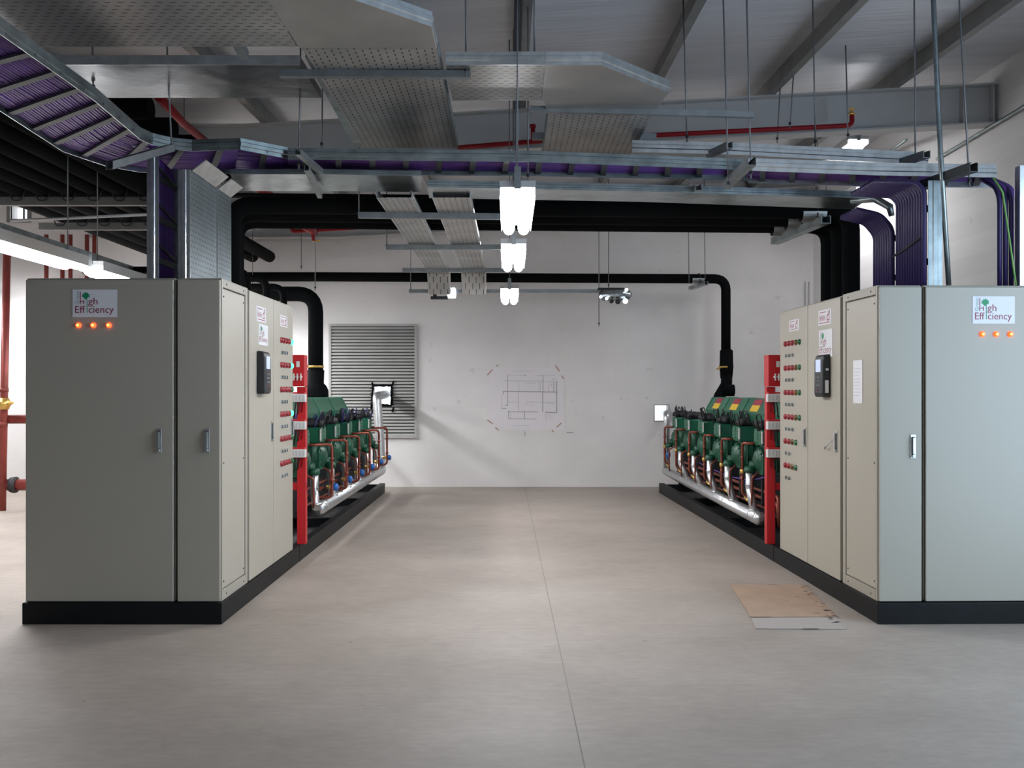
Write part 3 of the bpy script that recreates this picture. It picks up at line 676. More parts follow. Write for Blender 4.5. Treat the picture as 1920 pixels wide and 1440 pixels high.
    # copper manifold pipes low behind risers
    for k, (dd, zz, rad) in enumerate(((.17, .50, .016), (.20, .42, .02), (.14, .36, .012))):
        mb = MB(); mb.tube([V((s*dd, 2.55+.1*k, zz-.2)), V((s*dd, 2.6+.1*k, zz)), V((s*dd, 7.0, zz)), V((s*dd, 7.05, zz-.15))], rad, 10, bend=.05)
        o = mb.build('copper_manifold', 'copper'); tag(o, 'copper manifold pipe low behind the risers, %s rack, %s' % (sw[s], ['topmost', 'middle and thickest', 'lowest and thinnest'][k]), 'pipe', 'copper manifold pipes'); put(o, s)
    if s > 0:
        mb = MB(); mb.tube([V((.09, 2.4, .72)), V((.08, 3.1, .60)), V((.07, 3.9, .56)), V((.07, 4.9, .58)), V((.08, 5.6, .60))], .007, 6, bend=.2); o = mb.build('purple_cable', 'purple'); tag(o, 'thin purple cable sagging along the right compressor risers', 'cable'); put(o, s)
    # red end frame with boxes
    t = thing('red_switch_frame', 'red steel switch frame with white terminal boxes, %s rack' % sw[s], 'frame', (0,0,0)); yf = 2.22
    MB().box(s*-.045, s*.03, yf, yf+.07, .134, 1.49).build('post', 'red_paint', t, bevel=.004)
    MB().box(s*.42, s*.50, yf, yf+.07, .134, 1.49).build('post', 'red_paint', t, bevel=.004)
    mb = MB(); mb.box(s*-.045, s*.50, yf+.01, yf+.06, .60, .66); mb.box(s*-.045, s*.5, yf+.02, yf+.06, .87, .93); mb.box(s*-.045, s*.5, yf+.02, yf+.06, 1.11, 1.16); mb.build('cross_rail', 'red_paint', t)
    mb = MB(); mb.box(s*-.04, s*.46, yf-.03, yf+.10, 1.495, 1.765); pn = mb.build('upper_panel', 'red_paint', t, bevel=.004)
    c0 = .014 if s < 0 else .042
    MB().box(s*(c0-.014), s*(c0+.014), yf-.0325, yf-.03, 1.66, 1.71).build('sticker', 'white_plastic', pn)
    for k in range(3):
        mb = MB(); mb.lathe((s*(c0-.030+k*.030), yf-.03, 1.575), (0,-1,0), [(0,.011),(.02,.011),(.03,.008)], 10); mb.obox((s*(c0-.030+k*.030), yf-.055, 1.575), (.005,0,0), (0,.006,0), (0,0,.03)); mb.build('pressure_switch', 'white_plastic', pn)
    for zz in (1.395, 1.16, .92):
        mb = MB(); mb.box(s*-.055, s*.20, yf-.06, yf-.004, zz-.035, zz+.035); tb = mb.build('terminal_box', 'white_plastic', t, bevel=.004)
        mb = MB()
        for k in range(8): mb.box(s*(-.045+k*.03), s*(-.032+k*.03), yf-.062, yf-.06, zz-.022, zz+.022)
        mb.build('terminal_slots', 'fixture', tb)
        mb = MB().box(s*-.045, s*.22, yf-.05, yf+.02, zz+.036, zz+.05); mb.build('shelf', 'red_paint', t)
        for k in range(6):
            x = -.03+k*.03; mb = MB(); mb.tube([V((s*x, yf-.03, zz-.034)), V((s*(x+.01), yf-.02-.02*(k % 2), zz-.08)), V((s*(x+.03), yf+.02, zz-.15-.01*k))], .006, 6, bend=.03); mb.build('wire', 'dark_parts' if k % 3 else 'red_pipe', tb)
    put(t, s)

# ---------------------------------------------------------------- black insulated pipes
def pipe(name, label, pts, r, bend, m='foam_black', cat='pipe', group=None, n=20, extra=None):
    t = MB().tube(pts, r, n, bend); t2 = extra(t) if extra else t
    return tag(t.build(name, m, loc=pts[-1]), label, cat, group)
g1 = 'thick black insulated pipes crossing the hall'
for i, (Y, zc) in enumerate(((8.05, 3.03), (8.38, 3.02), (8.72, 3.02))):
    z0_ = zc
    pts = [V((-2.38-.08*i, Y, 1.9)), V((-2.38-.08*i, Y, zc+.02)), V((2.93+.02*i, Y, zc-.03)), V((2.93+.02*i, Y, 1.2))]
    pipe('insulated_pipe', 'thick black insulated pipe crossing above the aisle, %s of three' % ['nearest', 'middle', 'farthest'][i], pts, .074, .17, group=g1)
# stubby dark pipe row beyond
pipe('insulated_pipe', 'thin black insulated pipe crossing along the upper edge of the thick ones', [V((-2.6, 8.15, 3.155)), V((2.85, 8.15, 3.105))], .022, 0)
# long pipe along the back wall and right riser
a = P(430, 498, 13.55)
pts = [V((-4.6, 13.55, 3.12)), V((-2.75, 13.55, 3.12)), P(1361, 523, 13.55), P(1361, 700, 13.55)]
pts[1].z = pts[0].z = P(600, 519, 13.55).z
pipe('insulated_pipe', 'black insulated pipe high along the back wall turning down at right', pts, .068, .16)
mb = MB(); c = P(1362, 655, 13.5); mb.lathe(c, (0,0,-1), [(0,.07),(.02,.092),(.20,.095),(.24,.10),(.42,.085)], 18)
c2 = P(1362, 728, 13.35); mb.tube([c+V((0,-.02,-.40)), c2+V((0,0,.05)), P(1348, 745, 13.3), P(1348, 790, 13.3)], .08, 16, bend=.07); mb.tube([P(1356, 732, 13.3), P(1376, 732, 13.3)], .085, 16)
tag(mb.build('insulated_fitting', 'foam_black', loc=c2), 'lumpy black insulated elbow at the foot of the right riser', 'fitting')
tag(MB().lathe(P(1360, 690, 13.5), (0,0,1), [(0,.099),(.02,.1),(.025,.099)], 16).tube([P(1350,690,13.4), P(1344,692,13.38)], .012, 8).build('valve_band', 'brass', loc=P(1360,690,13.5)), 'brass valve band on the right black riser', 'valve', 'brass valve bands')
# left riser
s9 = F/11.6
pts = [V((-4.2, 11.6, P(540, 550, 11.6).z+.02)), P(592, 551, 11.6), P(592, 735, 11.6)]
pts[0].z = pts[1].z
pipe('insulated_pipe', 'thick black insulated riser beside the louvre, bending to the left', pts, .092, .22)
mb = MB(); c = P(592, 690, 11.6); mb.lathe(c, (0,0,-1), [(.02,.088),(.03,.105),(.19,.10),(.22,.13),(.27,.155),(.40,.160),(.44,.14)], 20)
tag(mb.build('insulated_fitting', 'foam_black', loc=c), 'wide black insulated boot at the foot of the left riser', 'fitting')
tag(MB().lathe(P(592, 690, 11.6), (0,0,1), [(0,.098),(.025,.105),(.03,.098)], 16).tube([P(577,686,11.45), P(572,688,11.4)], .014, 8).build('valve_band', 'brass', loc=P(592,690,11.6)), 'brass valve band on the left black riser', 'valve', 'brass valve bands')
# smaller black drops behind the left cabinets
for i, (px, Y, top) in enumerate(((463, 9.2, 507), (500, 9.9, 522), (532, 10.6, 538))):
    a = P(px, top, Y); pipe('insulated_pipe', 'small black insulated pipe dropping behind the left cabinets, %s' % ['nearest', 'middle', 'farthest'][i], [a+V((-1.6, 0, .0)), a, V((a.x, Y, 1.35))], .038, .12, group='small black drops behind the left cabinets', n=14)
# dark pipe bank at upper left
bank = 'black insulated pipes in the dark upper left bank'
for k in range(7):
    x = -5.05+k*.25
    lab = 'black insulated pipe in the dark bank at upper left, running front to back'
    pipe('insulated_pipe', lab, [V((x, 5.2, 3.44)), V((x, 13.9, 3.44))], .085, 0, group=bank, n=12)
for k in range(5):
    pipe('insulated_pipe', 'black insulated cross pipe under the roof at upper left', [V((-9.8, 7.6+k*.55, 3.78)), V((-2.9, 7.6+k*.55, 3.74))], .09, 0, group='black cross pipes at upper left', n=12)
strutC = [(-.0205,0),(.0205,0),(.0205,.041),(.011,.041),(.011,.038),(.0175,.038),(.0175,.003),(-.0175,.003),(-.0175,.038),(-.011,.038),(-.011,.041),(-.0205,.041)]
def strut(label, a, b_, k=1.0, m='strut_steel', name='support_strut', up=(0,0,1), group=None):
    a, b_ = V(a), V(b_); return tag(MB().sweep([a, b_], [(p*k, q*k) for p, q in strutC], up).build(name, m, loc=a), label, 'strut', group)
for Y, kk, lb in ((9.2, 2.0, 'nearer'), (10.6, 2.0, 'farther')):
    a = V((-6.2, Y, 3.26)); o = tag(MB().box(-5.3, -2.9, Y-.03, Y+.03, 3.27, 3.35).build('pipe_support', 'purlin', loc=a), '%s pale steel channel carrying the dark pipe bank at upper left' % lb, 'channel')
    for k in range(7):
        x = -5.05+k*.25; mb = MB(); mb.tube([V((x-.10, Y-.05, 3.50)), V((x-.045, Y-.05, 3.31)), V((x+.045, Y-.05, 3.31)), V((x+.10, Y-.05, 3.50))], .007, 6, bend=.04)
        tag(mb.build('pipe_clamp', 'dark_parts', loc=(x, Y, 3.3)), 'dark V-shaped pipe clamp on the %s channel at upper left' % lb, 'clamp', 'pipe clamps on the %s channel' % lb)
a, c = P(20, 414, 8.6), P(280, 402, 8.6); tag(MB().tube([a, c+V((.0,0,0))], .014, 8).build('conduit_pipe', 'fixture', loc=a), 'thin pale conduit crossing the dark area at upper left', 'conduit')

# ---------------------------------------------------------------- red and copper pipes at far left, sprinkler lines
labs = ['leftmost', 'second from left', 'third from left', 'fourth from left', 'fifth from left', 'rightmost']
for i, px in enumerate((87, 117, 132, 163, 177)):
    a = P(px, 440, 13.95); b_ = V((a.x, a.y, 0.0))
    pipe('copper_riser', 'copper-red riser on the lit back wall above the left cabinet, %s' % labs[i], [a, b_], .03, 0, 'copper_red', group='copper-red risers on the back wall', n=10)
mb = MB(); a, b_ = P(13, 470, 11.4), P(3, 955, 11.4); t = thing('drain_riser', 'tall red-brown pipe with brass valve at the far left', 'pipe', b_)
mb.tube([a, P(8, 730, 11.4), P(4, 958, 11.4)], .044, 14); mb.lathe(P(7, 735, 11.4), (0,0,1), [(0,.055),(.05,.055)], 12); mb.lathe(P(5, 800, 11.4), (0,0,1), [(0,.056),(.06,.056)], 12); mb.build('riser_pipe', 'copper_red', t)
mb = MB(); c = P(8, 757, 11.32); mb.lathe(c+V((0,0,-.07)), (0,0,1), [(0,.05),(.03,.06),(.05,.075),(.09,.075),(.11,.06),(.14,.05)], 12); mb.tube([c+V((.05,-.03,0)), c+V((.12,-.03,.012))], .018, 8); mb.lathe(c+V((0,-.05,0)), (0,-1,0), [(0,.03),(.04,.02)], 10); mb.build('valve', 'brass', t)
for (py, rad, lab) in ((786, .056, 'upper copper-red horizontal pipe behind the left cabinet'), (909, .07, 'lower copper-red horizontal pipe near the floor behind the left cabinet')):
    a, c = P(8, py, 11.45), P(400, py, 11.45); mb = MB(); mb.tube([a, c], rad, 14)
    if py > 900: mb.mi = 1; mb.lathe(P(20, py, 11.45), (1,0,0), [(0,.09),(.03,.10),(.07,.10),(.08,.085)], 14)
    tag(mb.build('horizontal_pipe', ['copper_red', 'dark_parts'], loc=a), lab, 'pipe')
a = [P(858, 277, 8.5), P(1020, 264, 8.5), P(1598, 235, 8.5), P(1597, 212, 8.5)]
mb = MB(); mb.tube(a, .022, 12, bend=.05); t = thing('sprinkler_line', 'dark red sprinkler pipe running along the white roof beam', 'pipe', a[0]); mb.build('pipe_run', 'red_pipe', t)
MB().lathe(P(1597, 216, 8.5), (0,0,1), [(0,.03),(.02,.03),(.03,.012),(.05,.012),(.055,.03),(.06,.03)], 10).build('sprinkler_head', 'brass', t)
MB().tube([P(1000, 265, 8.5), P(999, 238, 8.5)], .02, 8).lathe(P(999, 240, 8.5), (0,0,1), [(0,.028),(.03,.028)], 8).build('branch', 'red_pipe', t)
pipe('sprinkler_line', 'red sprinkler pipe slanting down behind the upper left trays', [P(298, 182, 6.6), P(345, 232, 7.6), P(385, 265, 8.4)], .033, .1, 'red_pipe', n=12)
pipe('sprinkler_line', 'short red sprinkler pipe seen just above the thick black pipes at left', [P(478, 345, 9.6), P(512, 372, 10.6)], .05, 0, 'red_pipe', n=12)
t = thing('sprinkler_branch', 'red sprinkler branch below the thick black pipes at left', 'pipe', P(590, 440, 12))
MB().tube([P(545, 400, 12), P(548, 434, 12), P(760, 421, 12)], .026, 10, bend=.04).build('pipe_run', 'red_pipe', t)
MB().tube([P(562, 415, 11.5), P(590, 436, 12)], [.07, .045], 12).tube([P(588, 434, 12), P(588, 452, 12)], [.045, .018], 10).build('tee_fitting', 'red_pipe', t)
MB().tube([P(586, 452, 12), P(600, 451, 12)], .01, 8).build('sprinkler_head', 'brass', t)
pipe('sprinkler_line', 'short bright red pipe end above the black pipes at right', [P(1340, 386, 11), P(1410, 379, 11)], .03, 0, 'red_pipe', n=12)

def hang(o, pts):
    for p in pts: MB().tube([p, V((p.x, p.y, ceil_z(p.x, p.y)+.02))], .005, 6).build('hanger', 'rod_steel', o)
for o in list(C.objects):
    if o.name.startswith('sprinkler_line') and o.type == 'MESH':
        c = sum((V(q.co) for q in o.data.vertices), V((0,0,0)))/len(o.data.vertices)+o.location; hang(o, [c])
hang(bpy.data.objects['sprinkler_branch'], [P(700, 425, 12)])
# ---------------------------------------------------------------- cable trays
def lerp(a, b_, t_): return a*(1-t_)+b_*t_
def polyat(pl_, d):
    for i in range(len(pl_)-1):
        l = (pl_[i+1]-pl_[i]).length
        if d <= l or i == len(pl_)-2: return pl_[i].lerp(pl_[i+1], min(1, d/l) if l else 0)
        d -= l
def polylen(pl_): return sum((pl_[i+1]-pl_[i]).length for i in range(len(pl_)-1))
def tray(name, label, Lp, Rp, up=(0,0,1), h=.06, base='perf_xy', rail='galv', th=.012, rungs=0, group=None, cat='cable tray', lip=.014):
    """Lp, Rp: the two lower edges; the walls stand along up"""
    Lp = [V(p) for p in Lp]; Rp = [V(p) for p in Rp]; upv = V(up)
    t = thing(name, label, cat, Lp[0], group)
    if rungs:
        a_, b_ = polylen(Lp), polylen(Rp)
        for k in range(rungs):
            f_ = (k+.5)/rungs; p, q = polyat(Lp, a_*f_), polyat(Rp, b_*f_); d = (q-p).normalized(); MB().sweep([p+upv*.012, q+upv*.012], [(-.02,0),(.02,0),(.02,.014),(-.02,.014)], up).build('rung', 'rung_steel', t)
    else:
        mb = MB(); n = len(Lp); vs = []
        for p, q in zip(Lp, Rp): vs += [p, q, q+upv*.003, p+upv*.003]
        fs = []
        for i in range(n-1):
            o = 4*i; fs += [(o, o+1, o+5, o+4), (o+3, o+7, o+6, o+2), (o, o+4, o+7, o+3), (o+1, o+2, o+6, o+5)]
        fs += [(0,3,2,1), (4*n-4, 4*n-3, 4*n-2, 4*n-1)]
        mb.add(vs, fs); mb.build('base_plate', base, t)
    for pl_, sg in ((Lp, 1), (Rp, -1)):
        ps = [(0,0),(th*.4,0),(th*.4,h*.32),(th,h*.36),(th,h*.64),(th*.4,h*.68),(th*.4,h-.004),(lip,h-.004),(lip,h),(0,h)]
        # sign so that lips turn inwards
        tm = (pl_[1]-pl_[0]).normalized(); side = tm.cross(upv); inw = (Rp[0]-Lp[0]) if pl_ is Lp else (Lp[0]-Rp[0]); k = 1 if side.dot(inw) > 0 else -1
        pr = [(k*(-p), q) if False else (-k*p if 3 <= i <= 4 else (k*p if i in (7,8) else -k*p*.6), q) for i, (p, q) in enumerate(ps)]
        MB().sweep(pl_, [(k*0.0,0), (-k*th*.5,0), (-k*th*.5,h*.30), (-k*th,h*.36), (-k*th,h*.64), (-k*th*.5,h*.70), (-k*th*.5,h), (k*lip,h), (k*lip,h-.004), (k*0.0,h-.004)], up).build('side_rail', rail, t)
    return t
def cables(label, Lp, Rp, n, r, m, lift, up=(0,0,1), name='cable_bundle', jit=.004):
    Lp = [V(p) for p in Lp]; Rp = [V(p) for p in Rp]; mb = MB(); upv = V(up)
    for k in range(n):
        f_ = (k+.5)/n; mb.tube([p.lerp(q, f_)+upv*(lift+random.uniform(-jit, jit)) for p, q in zip(Lp, Rp)], r, 8)
    return tag(mb.build(name, m, loc=Lp[0]), label, 'cables', None, 'stuff')
# main purple ladder: near left leg, curve, then across the hall
ZB = 3.0
def Q(px, py, Z=ZB): Y = (Z-CAMZ)*F/(CY-py); return P(px, py, Y)
A_out = [V((-2.20, 3.2, ZB)), V((-2.21, 5.0, ZB)), Q(262, 262), Q(285, 272), Q(320, 280), Q(360, 284), Q(450, 281)]
A_in = [V((-2.80, 3.2, ZB)), V((-2.79, 5.0, ZB)), Q(120, 285), Q(200, 312), Q(262, 323), Q(330, 326), Q(440, 326)]
tray('ladder_tray', 'wide galvanised ladder tray of purple cables curving in from the upper left', A_out, A_in, h=.075, rungs=13, rail='galv')
cables('dense purple cables lying on the upper left ladder tray', A_out, A_in, 26, .0135, 'purple', .045)
B_n = [Q(450, 281), Q(540, 298)]; B_f = [Q(440, 326), Q(540, 326)]
tray('ladder_tray', 'short kinked ladder tray piece joining curved and straight purple cable runs', B_n, B_f, h=.075, rungs=1)
cables('purple cables on the short kinked tray piece', B_n, B_f, 12, .0135, 'purple', .045)
zn = 2.985
C_n = [Q(540, 299, zn), Q(1000, 304, zn), Q(1400, 319, zn-.005)]; C_f = [Q(540, 326, zn), Q(1000, 330, zn), Q(1400, 338, zn)]
tray('ladder_tray', 'long straight ladder tray of purple cables crossing above the aisle', C_n, C_f, h=.075, rungs=14)
cables('purple cables lying on the straight ladder tray above the aisle', C_n, C_f, 14, .0135, 'purple', .045)
D_n = [P(1402, 320, 6.35), P(1640, 329, 6.25), P(1868, 333, 6.10)]; D_f = [P(1402, 343, 6.85), P(1640, 350, 6.75), P(1860, 352, 6.6)]
tray('ladder_tray', 'right end ladder tray of purple cables reaching the right cabinets', D_n, D_f, h=.085, rungs=8, rail='galv_bright')
cables('purple cables lying on the right end ladder tray', D_n, D_f, 14, .0135, 'purple', .045)
# T1 perforated tray upper left and its turn
Z1 = 3.30
tray('perforated_tray', 'large perforated tray across the top left of the picture', [V((-4.2, 4.22, Z1)), V((-1.135, 4.22, Z1))], [V((-4.2, 5.02, Z1)), V((-1.135, 5.02, Z1))], h=.075, base='perf_xy', rail='galv')
E1 = [V((-1.13, 4.22, Z1)), V((-.95, 4.22, Z1)), V((-.395, 4.75, Z1)), V((-.395, 5.05, Z1))]
E2 = [V((-1.13, 5.02, Z1)), V((-1.125, 5.03, Z1)), V((-1.12, 5.04, Z1)), V((-1.11, 5.05, Z1))]
tray('corner_tray', 'plain mitred corner piece between the two top perforated trays', E1, E2, h=.075, base='galv_plain', rail='galv_bright')
strut('channel running back under the large top left tray', P(378, -40, 4.2), P(458, 112, 5.25), 1.2)
strut('channel beside the left edge of the perforated tray running back', P(583, 108, 5.2), P(672, 276, 7.1), 1.5, 'galv')
E3 = [V((-.395, 5.055, Z1)), V((-.395, 7.12, Z1))]; E4 = [V((-1.11, 5.055, Z1)), V((-1.11, 7.12, Z1))]
tray('perforated_tray', 'perforated tray running back from the top corner in the centre', E3, E4, h=.075, base='perf_yx', rail='galv')
# plain shiny trunking at upper left
mb = MB().box(-3.6, -1.22, 5.48, 6.10, 3.36, 3.412); tk = mb.build('cable_trunking', 'galv_shaded', loc=(-3.6, 5.8, 3.36), bevel=.004); MB().box(-3.6, -1.22, 5.470, 5.479, 3.358, 3.414).build('front_lip', 'galv_bright', tk); tag(tk, 'closed shiny galvanised trunking in the shadow at upper left', 'trunking')  # shade on the body and daylight on the lip are put into their colours
# T2 right perforated trays
tray('perforated_tray', 'perforated tray right of centre leading to the bright mitred corner', [V((-.36, 5.31, Z1)), V((.20, 5.31, Z1))], [V((-.36, 5.95, Z1)), V((.20, 5.95, Z1))], h=.075, base='perf_xy', rail='galv_bright')
G1 = [V((.204, 5.31, Z1)), V((.52, 5.31, Z1)), V((.985, 5.80, Z1)), V((.955, 6.25, Z1))]
G2 = [V((.204, 5.95, Z1)), V((.215, 5.98, Z1)), V((.235, 6.05, Z1)), V((.265, 6.25, Z1))]
tray('corner_tray', 'plain tray corner with bright mitred rail right of centre', G1, G2, h=.075, base='galv_plain', rail='galv_bright')
G3 = [V((.955, 6.255, Z1)), V((.94, 7.35, Z1))]; G4 = [V((.265, 6.255, Z1)), V((.265, 7.35, Z1))]
tray('perforated_tray', 'short perforated tray running back behind the bright mitred corner', G3, G4, h=.075, base='perf_yx', rail='galv')
H1 = [P(1185, 285, 6.75), P(1372, 290, 6.70), P(1740, 309, 6.55)]; H2 = [P(1185, 292, 7.1), P(1372, 297, 7.05), P(1740, 314, 6.9)]
tray('cable_tray', 'narrow bright two-rail tray above the right purple ladder', H1, H2, h=.085, base='galv_sheet', rail='galv_bright')
# T3 lower galvanised tray, left broad part and right run
Z3 = 2.87
ZI = 2.94; I1 = [Q(432, 327, ZI), Q(600, 327, ZI), Q(790, 330, ZI)]; I2 = [Q(445, 358, ZI), Q(600, 358, ZI), Q(790, 360, ZI)]
tray('cable_tray', 'broad shiny galvanised tray behind the purple run, left of the middle lights', I1, I2, h=.035, base='galv_sheet', rail='galv')
J1 = [Q(800, 351, Z3), Q(1200, 359, Z3), Q(1630, 372, Z3)]; J2 = [Q(805, 371, Z3), Q(1200, 378, Z3), Q(1600, 392, Z3)]
tray('cable_tray', 'long galvanised tray just above the black pipes, right of the middle', J1, J2, h=.05, base='galv_sheet', rail='galv')
# pair of perforated trays running to the back
for (xa, xb, lab) in ((-.95, -.705, 'left one of the two narrow trays running to the back wall'), (-.55, -.285, 'right one of the two narrow trays running to the back wall')):
    zt = 2.845
    tray('perforated_tray', lab, [V((xb, 6.75, zt)), V((xb, 10.75, zt)), V((xb, 11.0, zt-.02)), V((xb, 11.1, zt-.25))], [V((xa, 6.75, zt)), V((xa, 10.75, zt)), V((xa, 11.0, zt-.02)), V((xa, 11.1, zt-.25))], h=.05, base='perf_yx', rail='galv_bright', group='pair of narrow trays running to the back wall')
# vertical trays down into the left cabinets
def vtray(label, x, y0, y1, z0, z1, s, base, rungs=0, rail='galv_bright', h=.075, name='vertical_tray'):
    return tray(name, label, [V((x, y0, z0)), V((x, y0, z1))], [V((x, y1, z0)), V((x, y1, z1))], up=(s,0,0), h=h, base=base, rail=rail, rungs=rungs)
HLf = 2.165
vtray('vertical ladder tray of purple cables on the left cabinet top', -2.24, 6.0, 6.36, HLf, 2.96, -1, 'perf_yz', rungs=3, name='ladder_tray')
vtray('vertical perforated tray on the left cabinet top, wider one', -2.04, 6.0, 6.53, HLf, 2.87, -1, 'perf_yz')
vtray('vertical perforated tray on the left cabinet top, narrower farther one', -2.035, 6.56, 6.86, HLf, 2.87, -1, 'perf_yz', h=.05)
mb = MB()
for (y0, y1, lab) in ((6.02, 6.50, 'near'), (6.56, 6.85, 'far')):
    mb = MB().obox((-1.99, (y0+y1)/2, 2.905), (.045, 0, .035), (0, (y1-y0)/2, 0), (-.002, 0, .003)); tag(mb.build('bend_plate', 'galv_bright', loc=(-1.99, y0, 2.9)), 'bright bent cover plate on top of the left vertical trays, %s one' % lab, 'plate')
for k in range(8):
    y = 6.03+k*.043
    mb = MB().tube([V((-2.275, y, HLf)), V((-2.275, y, 2.93)), V((-2.30-.02*k, y+.03, 3.04)), V((-2.45, y+.04, 3.05))], .017, 8, bend=.08); tag(mb.build('purple_cable', 'purple', loc=(-2.275, y, HLf)), 'purple cable dropping down the vertical ladder on the left cabinet', 'cable', 'purple cables of the left drop')
for z in (2.36, 2.62, 2.86): tag(MB().tube([V((-2.25, 6.03, z+.03)), V((-2.25, 6.18, z)), V((-2.25, 6.36, z-.03))], .010, 6).build('cable_tie', 'dark_parts', loc=(-2.25, 6.03, z)), 'black cable tie across the left purple drop, %s' % {2.36: 'lowest', 2.62: 'middle', 2.86: 'topmost'}[z], 'cable tie', 'ties on the left drop')
# right drops
HRt = 2.12
vtray('vertical tray rails beside the right purple drop, facing the aisle', 2.675, 6.0, 6.44, HRt, 2.80, 1, 'perf_yz', rungs=2, rail='galv', h=.09, name='ladder_tray')
vtray('farther vertical tray rails beside the second right drop', 2.72, 6.50, 6.98, HRt, 2.68, 1, 'perf_yz', rungs=2, rail='galv', h=.06, name='ladder_tray')
for k in range(11):
    y = 6.02+k*.04
    mb = MB().tube([V((2.66, y, HRt)), V((2.66, y, 2.74)), V((2.63, y+.04, 2.80)), V((2.42, y+.22, 2.85))], .018, 8, bend=.08); tag(mb.build('purple_cable', 'purple_dark', loc=(2.66, y, HRt)), 'dark purple cable of the nearer drop onto the right cabinet', 'cable', 'purple cables of the nearer right drop')
for k in range(8):
    y = 6.62+k*.043
    mb = MB().tube([V((2.70, y, HRt)), V((2.70, y, 2.60)), V((2.62, y+.01, 2.70)), V((2.45, y+.02, 2.74))], .019, 8, bend=.12); tag(mb.build('purple_cable', 'purple_dark', loc=(2.70, y, HRt)), 'dark purple cable of the farther drop onto the right cabinet', 'cable', 'purple cables of the farther right drop')
tag(MB().tube([V((2.638, 6.02, 2.44)), V((2.638, 6.2, 2.41)), V((2.638, 6.45, 2.38))], .008, 6).build('cable_tie', 'dark_parts', loc=(2.675, 6.02, 2.4)), 'black cable tie across the nearer right purple drop', 'cable tie')
# outer right drop with earth wire and end post
for k in range(9):
    px = 1874+k*3.6; a = P(px, 540, 6.05); 
    mb = MB().tube([V((a.x, 6.05+.02*(k % 3), HRt)), V((a.x, 6.05+.02*(k % 3), 2.70)), P(px-8+.5*k, 352, 6.15), P(1835+2*k, 332, 6.3)], .014, 8, bend=.12); tag(mb.build('purple_cable', 'purple' if k % 3 else 'purple_dark', loc=a), 'purple cable of the outermost drop at the right edge', 'cable', 'purple cables of the outermost right drop')
tag(MB().tube([P(1862, 333, 5.95), P(1880, 360, 5.93), P(1890, 430, 5.93), P(1905, 535, 5.93)], .006, 6, bend=.1).build('earth_wire', 'earth_wire', loc=P(1905, 535, 5.93)), 'green-yellow earth wire hanging over the outermost purple cables', 'wire')
tag(MB().sweep([P(1913, 540, 6.0), P(1913, 312, 6.0)], [(-.018,-.03),(.018,-.03),(.018,.03),(.012,.03),(.012,-.024),(-.012,-.024),(-.012,.03),(-.018,.03)], (0,1,0)).build('tray_post', 'galv_bright', loc=P(1913, 540, 6.0)), 'bright upright steel post at the right edge above the cabinet', 'post')
# thick leaning conduits
tag(MB().tube([P(1779, 535, 6.0), P(1764, 300, 6.0), P(1749, -20, 6.0)], .016, 12).build('conduit_pipe', 'galv', loc=P(1779, 535, 6.0)), 'long grey vertical conduit from the roof to the right cabinet top', 'conduit')
tag(MB().tube([P(1757, 298, 10.05), V((4.5, 3.0, 4.08))], .018, 10).build('conduit_pipe', 'galv', loc=P(1757, 298, 10.05)), 'straight conduit fixed along the upper right wall', 'conduit')
# perforated curl at the end of the lower tray
mb = MB().tube([P(1596, 375, 7.0), P(1640, 372, 6.9), P(1668, 388, 6.85), P(1672, 405, 6.85)], [.03,.03,.028,.02], 8)
tag(mb.build('bent_tray_end', 'galv', loc=P(1640, 372, 6.9)), 'bent tray end curling down beside the right black pipes', 'bracket')

# ---------------------------------------------------------------- struts and hanger rods
SG = 'steel struts under the trays'
strut('diagonal-looking strut under the curved purple ladder at left', P(322, 284, 5.85), P(205, 318, 5.25), 1.15)
strut('strut under the top left perforated trays, ending bright at its right', P(525, 145, 5.40), P(882, 147, 5.40), 1.0)
strut('long thin strut crossing under the right perforated tray', P(995, 210, 6.15), P(1412, 221, 6.15), .9)
strut('strut hanging below the mitred tray, darker', P(998, 262, 7.0), P(1230, 264, 7.0), 1.2)
strut('strut end poking from under the straight purple ladder near the top left rods', P(558, 290, 5.88), P(610, 334, 6.55), .9)
strut('strut under the joint of the right purple ladder', P(1410, 310, 5.88), P(1362, 354, 6.55), 1.3)
strut('large dark strut under the right end of the purple ladder', P(1826, 322, 5.75), P(1712, 362, 6.35), 1.4, 'rung_steel')
strut('strut end between the two rails of the narrow bright tray', P(1738, 296, 6.25), P(1688, 312, 6.6), 1.2)
strut('strut under the mitred tray end near the sprinkler pipe', P(1368, 278, 6.35), P(1330, 296, 6.75), 1.1)
strut('short strut under the lower galvanised tray', P(1310, 357, 6.6), P(1288, 378, 7.3), 1.1)
strut('strut under the twin narrow trays, nearest', P(672, 409, 7.35), P(975, 412, 7.35), 1.1)
strut('strut under the twin narrow trays, second', P(724, 468, 8.9), P(962, 468, 8.9), 1.1)
strut('strut under the twin narrow trays, third', P(755, 510, 10.7), P(948, 510, 10.7), 1.1)
strut('longest and farthest strut, carrying the spot lamps', P(767, 549, 12.6), P(1135, 549, 12.6), 1.1)
strut('strut below the broad shiny tray at left', P(600, 372, 6.9), P(575, 320, 6.0), .8)
strut('long channel over the left row of fluorescent lights', V((-3.70, 5.0, 2.62)), V((-3.70, 11.0, 2.62)), 1.3, 'galv')
